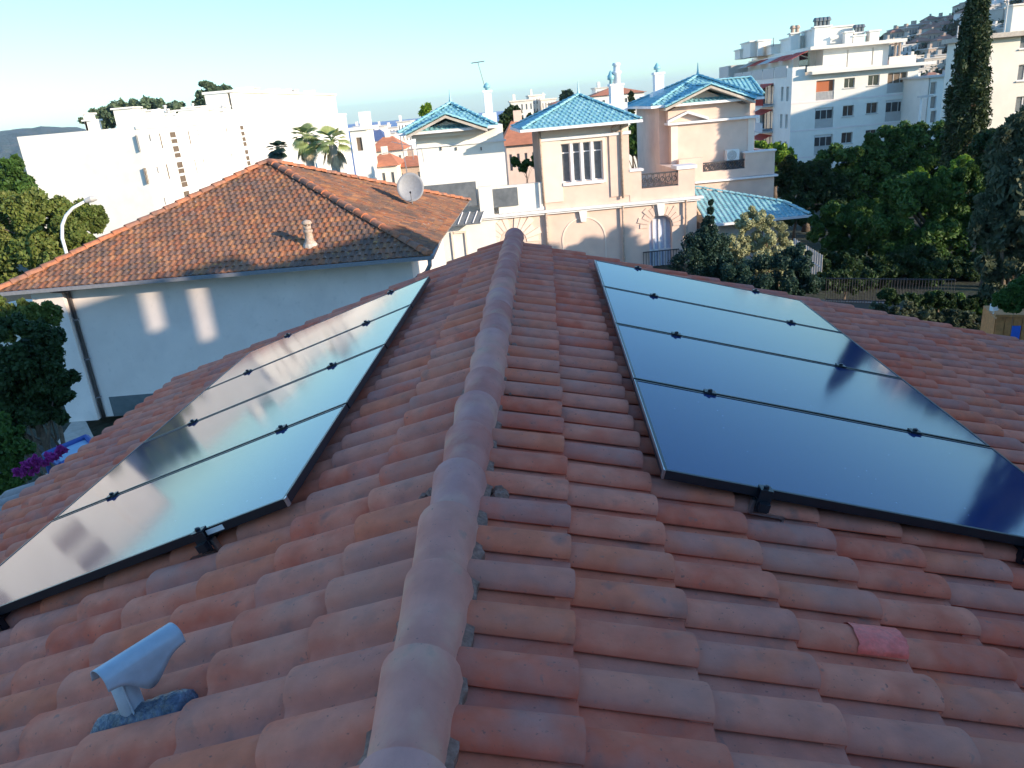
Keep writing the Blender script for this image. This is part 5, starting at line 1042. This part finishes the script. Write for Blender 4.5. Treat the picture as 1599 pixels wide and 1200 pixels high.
tree('bright_crown', 'bright yellow green tree showing just right of the villa terrace', 'tree', pxs(62, [(1196, 235, 18), (1215, 240, 20), (1232, 245, 14), (1185, 228, 10), (1210, 262, 20), (1228, 258, 16)]), M['leaf_bright'], 16000, 0.17, seed=13, per=14, tr=.18)
tree('round_bush', 'low rounded bush right of the blue tiled wing', 'bush', pxs(44, [(1243, 316, 22), (1228, 318, 16), (1256, 325, 18), (1240, 340, 22)]), M['leaf_dark'], 8000, .14, seed=14, per=14, tr=.08)
tree('garden_tree', 'big shady tree with bright leafy top in the middle of the right hand garden', 'tree', pxs(33, [(1420, 330, 62), (1470, 330, 62), (1510, 310, 46), (1390, 350, 46), (1440, 385, 60), (1490, 390, 60), (1530, 360, 50), (1400, 300, 26), (1450, 290, 34), (1500, 275, 28), (1480, 440, 44), (1420, 430, 34), (1540, 420, 50)]), M['leaf_mid'], 120000, 0.11, seed=15, per=18, fr=(.16, .3), trunk=(at(1460, 470, 33)[0], 33), tr=.25)
tree('garden_tree', 'wide lower tree between the blue tiled wing and the big shady tree', 'tree', pxs(37, [(1300, 345, 38), (1335, 350, 40), (1370, 345, 38), (1290, 365, 30), (1320, 385, 38), (1360, 380, 36), (1345, 330, 24), (1370, 325, 22), (1330, 410, 20)]), M['leaf_mid'], 60000, 0.11, seed=16, per=16, fr=(.16, .3), tr=.2)
tree('bright_crown', 'sunlit top of the big shady tree, painted in yellow green leaves', 'tree', pxs(36, [(1410, 285, 18), (1432, 278, 18), (1395, 296, 14), (1505, 262, 18), (1528, 258, 16), (1485, 268, 16), (1465, 282, 16), (1445, 290, 14)]), M['leaf_bright'], 22000, 0.11, seed=17, per=12, tr=.1)  # separate bright clumps: sun on the tree top put into leaf colour
tree('magnolia_tree', 'large glossy broad leaved tree cut by the right picture edge', 'tree', pxs(19, [(1570, 300, 60), (1600, 250, 60), (1585, 370, 62), (1560, 420, 46), (1620, 330, 70), (1610, 430, 60), (1580, 220, 34), (1598, 200, 30), (1540, 340, 30), (1640, 250, 70), (1660, 380, 80)]), M['leaf_grey'], 60000, 0.1, seed=18, per=18, fr=(.18, .32), droop=.5, aspect=2.2, tr=.2)
tree('shaded_tree', 'dark crown filling the gap between hedge and magnolia', 'tree', pxs(30, [(1545, 230, 30), (1570, 215, 30), (1555, 255, 34), (1590, 230, 34)]), M['leaf_dark'], 26000, 0.11, seed=19, per=16, tr=.15)
tree('fir_tree', 'dark fir with a thin spire in front of the blue tiled wing', 'fir', pxs(27, [(1108, 345, 9), (1107, 360, 14), (1105, 378, 24), (1095, 400, 34), (1120, 395, 30), (1085, 420, 40), (1130, 430, 44), (1109, 330, 6), (1110, 316, 4), (1100, 390, 32)]), M['leaf_blue'], 50000, 0.06, seed=20, per=18, fr=(.2, .38), tr=.1)
tree('olive_tree', 'silvery olive tree with a sunlit top in front of the blue tiled wing', 'olive tree', pxs(28, [(1180, 338, 16), (1198, 350, 16), (1165, 352, 18), (1150, 385, 26), (1190, 385, 30), (1222, 372, 12), (1220, 355, 8), (1235, 395, 24), (1170, 410, 34), (1210, 410, 34)]), M['leaf_silver'], 50000, 0.055, seed=21, per=16, fr=(.16, .32), tr=.12, aspect=2.6)
tree('shaded_tree', 'dark feathery bush below the silvery olive and above the roof edge', 'bush', pxs(25, [(1150, 440, 34), (1190, 440, 40), (1235, 430, 40), (1260, 440, 26), (1215, 455, 34), (1245, 400, 22)]), M['leaf_blue'], 50000, 0.055, seed=22, per=16, tr=.08)
def hedge(px0, py0, px1, py1, Y, label, m, seed, r=14, name='garden_hedge', n=9000, size=.1): tree(name, label, 'hedge', pxs(Y, [(px0 + (px1 - px0) * k / 9, py0 + (py1 - py0) * k / 9, r + (k * 7 % 5)) for k in range(10)]), m, n, size, seed=seed, per=10, tr=.05, limbs=4)
hedge(1370, 488, 1540, 505, 21.5, 'low mixed hedge just beyond the right hand roof edge', M['leaf_grey'], 23, 16)
hedge(1290, 438, 1350, 440, 29, 'low dark hedge behind the garden railings', M['leaf_dark'], 24, 16)
tree('garden_shrub', 'light green feathery shrub over the orange wooden playhouse', 'shrub', pxs(12.8, [(1578, 458, 20), (1600, 448, 24), (1562, 468, 12), (1590, 473, 18), (1615, 460, 26), (1570, 478, 8)]), M['leaf_mid'], 16000, .045, seed=25, per=14, tr=.01, limbs=0)
tree('undergrowth', 'dark undergrowth filling the garden behind the metal railings', 'bush', pxs(31.5, [(1290 + 30 * k, 415 + (k * 5 % 4) * 4, 26 + (k * 7 % 3) * 4) for k in range(10)]), M['leaf_dark'], 60000, .11, seed=61, per=16, tr=.08)
tree('undergrowth', 'shady green border of shrubs at the foot of the magnolia', 'bush', pxs(24.5, [(1450 + 20 * k, 475 + (k * 5 % 4) * 3, 22) for k in range(8)]), M['leaf_mid'], 30000, .08, seed=62, per=12, tr=.05)
tree('undergrowth', 'dark ivy covered shrubs just in front of the metal railings', 'bush', pxs(23.2, [(1385 + 18 * k, 466 + (k * 5 % 4) * 3, 15) for k in range(10)]), M['leaf_dark'], 26000, .08, seed=63, per=12, tr=.05)
def side_cypress(x, y, top, lab, sd_):
    rng = np.random.default_rng(sd_); t = thing('cypress_tree', (x, y, GZ), lab, 'cypress', 'trees beyond the right edge'); C = []; Rr = []
    for i in range(300): q = rng.random(); a = rng.uniform(0, 6.28); r = 1.3 * min(1, (1.02 - q) * 2.4) ** .7 * rng.random() ** .4; C.append((x + math.cos(a) * r, y + math.sin(a) * r, GZ + 1 + (top - GZ - 1) * q)); Rr.append(rng.uniform(.2, .4))
    leafmesh('crown', leaves(np.array(C), np.array(Rr), 16000, .14, rng, squash=2.2), M['leaf_cyp'], t); MB().tube([(x, y, GZ - .2), (x, y, 0), (x, y, top - 1)], [.3, .2, .04], 8).build('trunk', M['bark'], t)
side_cypress(31.5, 34, 8.0, 'tall cypress just beyond the right edge, the nearer of two', 3); side_cypress(36.5, 38, 8.6, 'tall cypress beyond the right edge, the farther of two', 4)
# trees off to the right that dapple the villa and the garden
for i, (x, y, z, r) in enumerate(((32.3, 41, 1.2, 3.0), (37, 33, .5, 3.4), (27, 24, -.9, 2.8), (43, 38, .8, 3.4))):
    tree('plane_tree', ('first', 'second', 'third', 'fourth')[i] + ' leafy tree in the row beyond the right edge of the view', 'tree', [((x, y, z - 1.2), (r, r, r * .9)), ((x + 1.4, y + 1, z), (r * .6,) * 3), ((x - 1.2, y - 1, z + .2), (r * .6,) * 3)], M['leaf_mid'], 9000, .34, seed=40 + i, per=18, fr=(.16, .3), tr=.2, group='trees beyond the right edge')

# ------------------------------------------------------------------ gardens, walls, fence, lamp and canopy
def garden_bits():
    # pale curved wall on the left
    P = [atg(x, y, 29 + k * .3) for k, (x, y) in enumerate(((-60, 490), (-20, 484), (10, 474), (35, 470), (60, 470), (85, 472)))]; mb = MB()
    for a, b in zip(P[:-1], P[1:]):
        a = np.array(a); b = np.array(b); mb.prism([(a[0], a[1], a[2]), (b[0], b[1], b[2]), (b[0], b[1], GZ), (a[0], a[1], GZ)], (0, .25, 0))
    fix_normals(tag(mb.build('garden_wall', M['cream_wall']), 'low pale rendered wall beneath the sunlit yellow green tree', 'wall'))
    mb = MB(); g = [at(x, y, Y) for x, y, Y in ((70, 712, 11.5), (135, 684, 12.6), (150, 700, 11.3), (95, 728, 10.4))]
    t = thing('canopy', g[0], 'pale blue canopy with a blue frame below the left eave', 'canopy'); zc = -4.9; G = [p * (zc / p[2]) for p in g]
    fix_normals(MB().prism(G, (0, 0, -.03)).build('panel', M['polycarb'], t)); f = MB()
    for i in range(4): f.tube([G[i] + (0, 0, .02), G[(i + 1) % 4] + (0, 0, .02)], .05, 6)
    for i in range(4): f.tube([G[i], (G[i][0], G[i][1], GZ)], .04, 6)
    f.build('frame', M['blue_f'], t)
    # garden path, shed roof box, table
    c = at(105, 680, 14.5); t = thing('garden_table', (c[0], c[1], GZ), 'small pale stone garden table under the dark tree on the left', 'table')
    T = Fr((c[0], c[1], 0), 25); fix_normals(MB().box(T, -.6, .5, -.35, .35, -6.35, -6.28).build('table_top', M['slab'], t)); fix_normals(MB().box(T, -.5, -.38, -.25, .25, GZ, -6.36).box(T, .28, .4, -.25, .25, GZ, -6.36).build('leg', M['slab'], t))
    # curved lamp post
    P = [at(x, y, 37.5) for x, y in ((110, 470), (105, 400), (97, 372), (97, 352), (103, 337), (114, 325), (134, 314))]; P = [np.array([P[0][0], P[0][1], GZ])] + P; t = thing('street_lamp', P[0], 'pale curved swan neck lamp post in front of the sunlit tree', 'street lamp')
    MB().tube(P, [.12, .10, .08, .08, .08, .075, .07, .06], 10).build('post', M['fine_white'], t, smooth=True); MB().tube([P[-1], P[-1] + (.3, 0, .06), P[-1] + (.55, 0, .08)], [.11, .15, .08], 10).build('lamp_head', M['slab'], t)
    # rail fence, path wall right
    A, B = at(1290, 448, 28.5), at(1490, 452, 24.5); t = thing('railing_fence', (A[0], A[1], GZ), 'dark metal railing fence across the right hand garden', 'fence'); n = 44; f = MB()
    for k in range(n + 1):
        p = A + (B - A) * k / n; f.tube([(p[0], p[1], p[2] + .35), (p[0], p[1], p[2] - .6)], .012, 4)
    for dz in (.32, -.5): f.tube([A + (0, 0, dz), B + (0, 0, dz)], .02, 4)
    f.build('railings', M['iron'], t)
    w = MB().prism([A + (0, .1, -.6), B + (0, .1, -.6), (B[0], B[1] + .1, GZ), (A[0], A[1] + .1, GZ)], (0, .3, 0)); fix_normals(w.build('base_wall', M['dark_base'], t))
    # pavings
    for (pts, nm, lb, m) in (([(1262, 425), (1300, 418), (1330, 445), (1270, 452)], 'path', 'pale garden path beside the dark hedge', 'asphalt'), ([(90, 690), (125, 640), (150, 690), (120, 730)], 'path', 'pale garden path beside the neighbour wall', 'stone'), ([(-30, 505), (90, 480), (95, 500), (-30, 530)], 'road', 'asphalt lane behind the pale garden wall', 'asphalt')):
        mb = MB().quad(*[ray(*p) * ((GZ + .01) / ray(*p)[2]) for p in pts]); tag(mb.build(nm, M[m]), lb, kind='structure')
    # picket gate by the wing, playhouse
    c = at(1258, 400, 30); A = at(1240, 392, 31); B = at(1282, 418, 29.5); t = thing('picket_fence', (A[0], A[1], GZ), 'short pale picket fence right of the blue tiled wing', 'fence'); f = MB(); n = 12
    for k in range(n + 1): p = A + (B - A) * k / n; f.box(Fr((p[0], p[1], 0), -40), -.04, .04, -.012, .012, p[2] - .9, p[2] + .5)
    fix_normals(f.build('pickets', M['slab'], t)); f = MB().tube([A, B], .025, 5).tube([A - (0, 0, .6), B - (0, 0, .6)], .025, 5); f.build('rails', M['trim'], t)
    c = at(1592, 522, 13.5); Pf = Fr((c[0], c[1], c[2]), -20); t = thing('playhouse', Pf.w(0, 0, -1.5), 'orange wooden playhouse with blue panels at the right edge', 'playhouse')
    mb = MB()
    for k in range(9): mb.box(Pf, -.4 + k * .14, -.27 + k * .14, 0, .03, -1.4, .32 - .0 * k)
    fix_normals(mb.build('boards', M['wood_o'], t)); fix_normals(MB().box(Pf, -.42, .9, .031, 1.0, -1.4, .28).build('body', M['wood_o'], t))
    for (u0, u1) in ((-.14, .0), (.14, .30)): fix_normals(MB().box(Pf, u0, u1, -.02, -.003, -.3, .12 - u0 * .3).build('panel', M['blue_p'], t))
    fix_normals(MB().box(Pf, -.44, .92, -.03, .05, .33, .38).build('top_rail', M['wood_o'], t))
    a = at(1548, 520, 14); b = at(1552, 482, 14); t = thing('signpost', (a[0], a[1], GZ), 'thin white post with a small pale box beside the playhouse', 'post'); MB().tube([(a[0], a[1], GZ), a, b], .012, 6).build('post', M['fine_white'], t); fix_normals(MB().box(Fr(b, 10), -.06, .07, -.04, .04, -.04, .09).build('box', M['fine_white'], t))
    # street lamp between the blocks
    b = at(1434, 205, 75); tp = at(1439, 152, 75); t = thing('street_lamp', (b[0], b[1], -16), 'pale slender lamp post between the two right hand blocks', 'street lamp'); MB().tube([(b[0], b[1], -16), b, tp], [.14, .12, .09], 8).build('post', M['fine_white'], t); fix_normals(MB().box(Fr(tp, 0), -.3, 1.0, -.2, .2, -.05, .12).build('lamp_head', M['slab'], t))
def atg(x, y, Y): return at(x, y, Y)
garden_bits()
# distant trees
tree('palm_tree', 'bushy palm crown showing behind the left turquoise roof', 'palm tree', pxs(75, [(664, 172, 6), (668, 168, 5), (660, 176, 5)]), M['leaf_bright'], 1200, .3, seed=50, per=10, ground=-15)
tree('conifer_tree', 'dark distant conifer above the tower roof on the left', 'tree', pxs(160, [(884, 150, 8), (880, 154, 6), (890, 148, 4), (884, 160, 9)]), M['leaf_blue'], 1800, .6, seed=51, per=10, ground=-25)
tree('cypress_tree', 'small pointed cypress between the two villa chimneys', 'cypress', pxs(95, [(986, 148, 2.5), (985, 156, 4), (985, 165, 5), (985, 172, 6)], 1.3), M['leaf_cyp'], 1800, .3, seed=52, per=10, ground=-18)
tree('garden_tree', 'dark trees mass between the left pavilion and the turquoise tower', 'tree', pxs(85, [(800, 178, 12), (795, 195, 18), (820, 195, 18), (812, 210, 22), (845, 190, 14), (840, 205, 16)]), M['leaf_dark'], 9000, .4, seed=53, per=16, ground=-18)
tree('terrace_shrub', 'green shrubs on the roof terrace left of the tower', 'shrub', pxs(52, [(806, 254, 9), (822, 256, 10), (835, 252, 8), (816, 262, 8)]), M['leaf_mid'], 2500, .16, seed=54, per=10, ground=-6, tr=.03)
tree('garden_tree', 'green tree between the tower and the right pavilion', 'tree', pxs(62, [(990, 205, 18), (1002, 195, 14), (1010, 212, 18), (985, 225, 18), (1000, 232, 20)]), M['leaf_mid'], 8000, .26, seed=55, per=14, ground=-12)
def woods():
    rng = np.random.default_rng(9); C = []; Rr = []; tops = np.array(RH)
    for i in range(900):
        xr = rng.uniform(.47, .74); t_ = rng.uniform(.1, 1.03); Y = 260 + 170 * t_; top = np.interp(xr, tops[:, 0], tops[:, 1]) * 430; z = -30 + (top + 30) * math.sin(min(t_, 1) * math.pi / 2); C.append((xr * Y, Y - 3, z + 1)); Rr.append(rng.uniform(1.5, 3.6))
    V = leaves(np.array(C), np.array(Rr), 52000, 1.0, rng); o = leafmesh('hillside_woods', V, M['leaf_dark'], org=(200, 350, -30)); tag(o, 'dark woods covering the hillside between the houses', 'woods', kind='stuff')
woods()

# ------------------------------------------------------------------ thin evening air
def haze():
    m = bpy.data.materials.new('air'); m.use_nodes = True; n = m.node_tree.nodes; n.remove(n['Principled BSDF']); v = n.new('ShaderNodeVolumePrincipled')
    v.inputs['Color'].default_value = (.72, .83, 1, 1); v.inputs['Density'].default_value = .00010; v.inputs['Anisotropy'].default_value = .2
    m.node_tree.links.new(v.outputs[0], n['Material Output'].inputs['Volume'])
    tag(MB().box(W0, -10000, 10000, -400, 10000, -110, 140).build('haze', m, org=(0, 0, -110)), 'thin bluish evening haze over the town', kind='stuff')
haze()
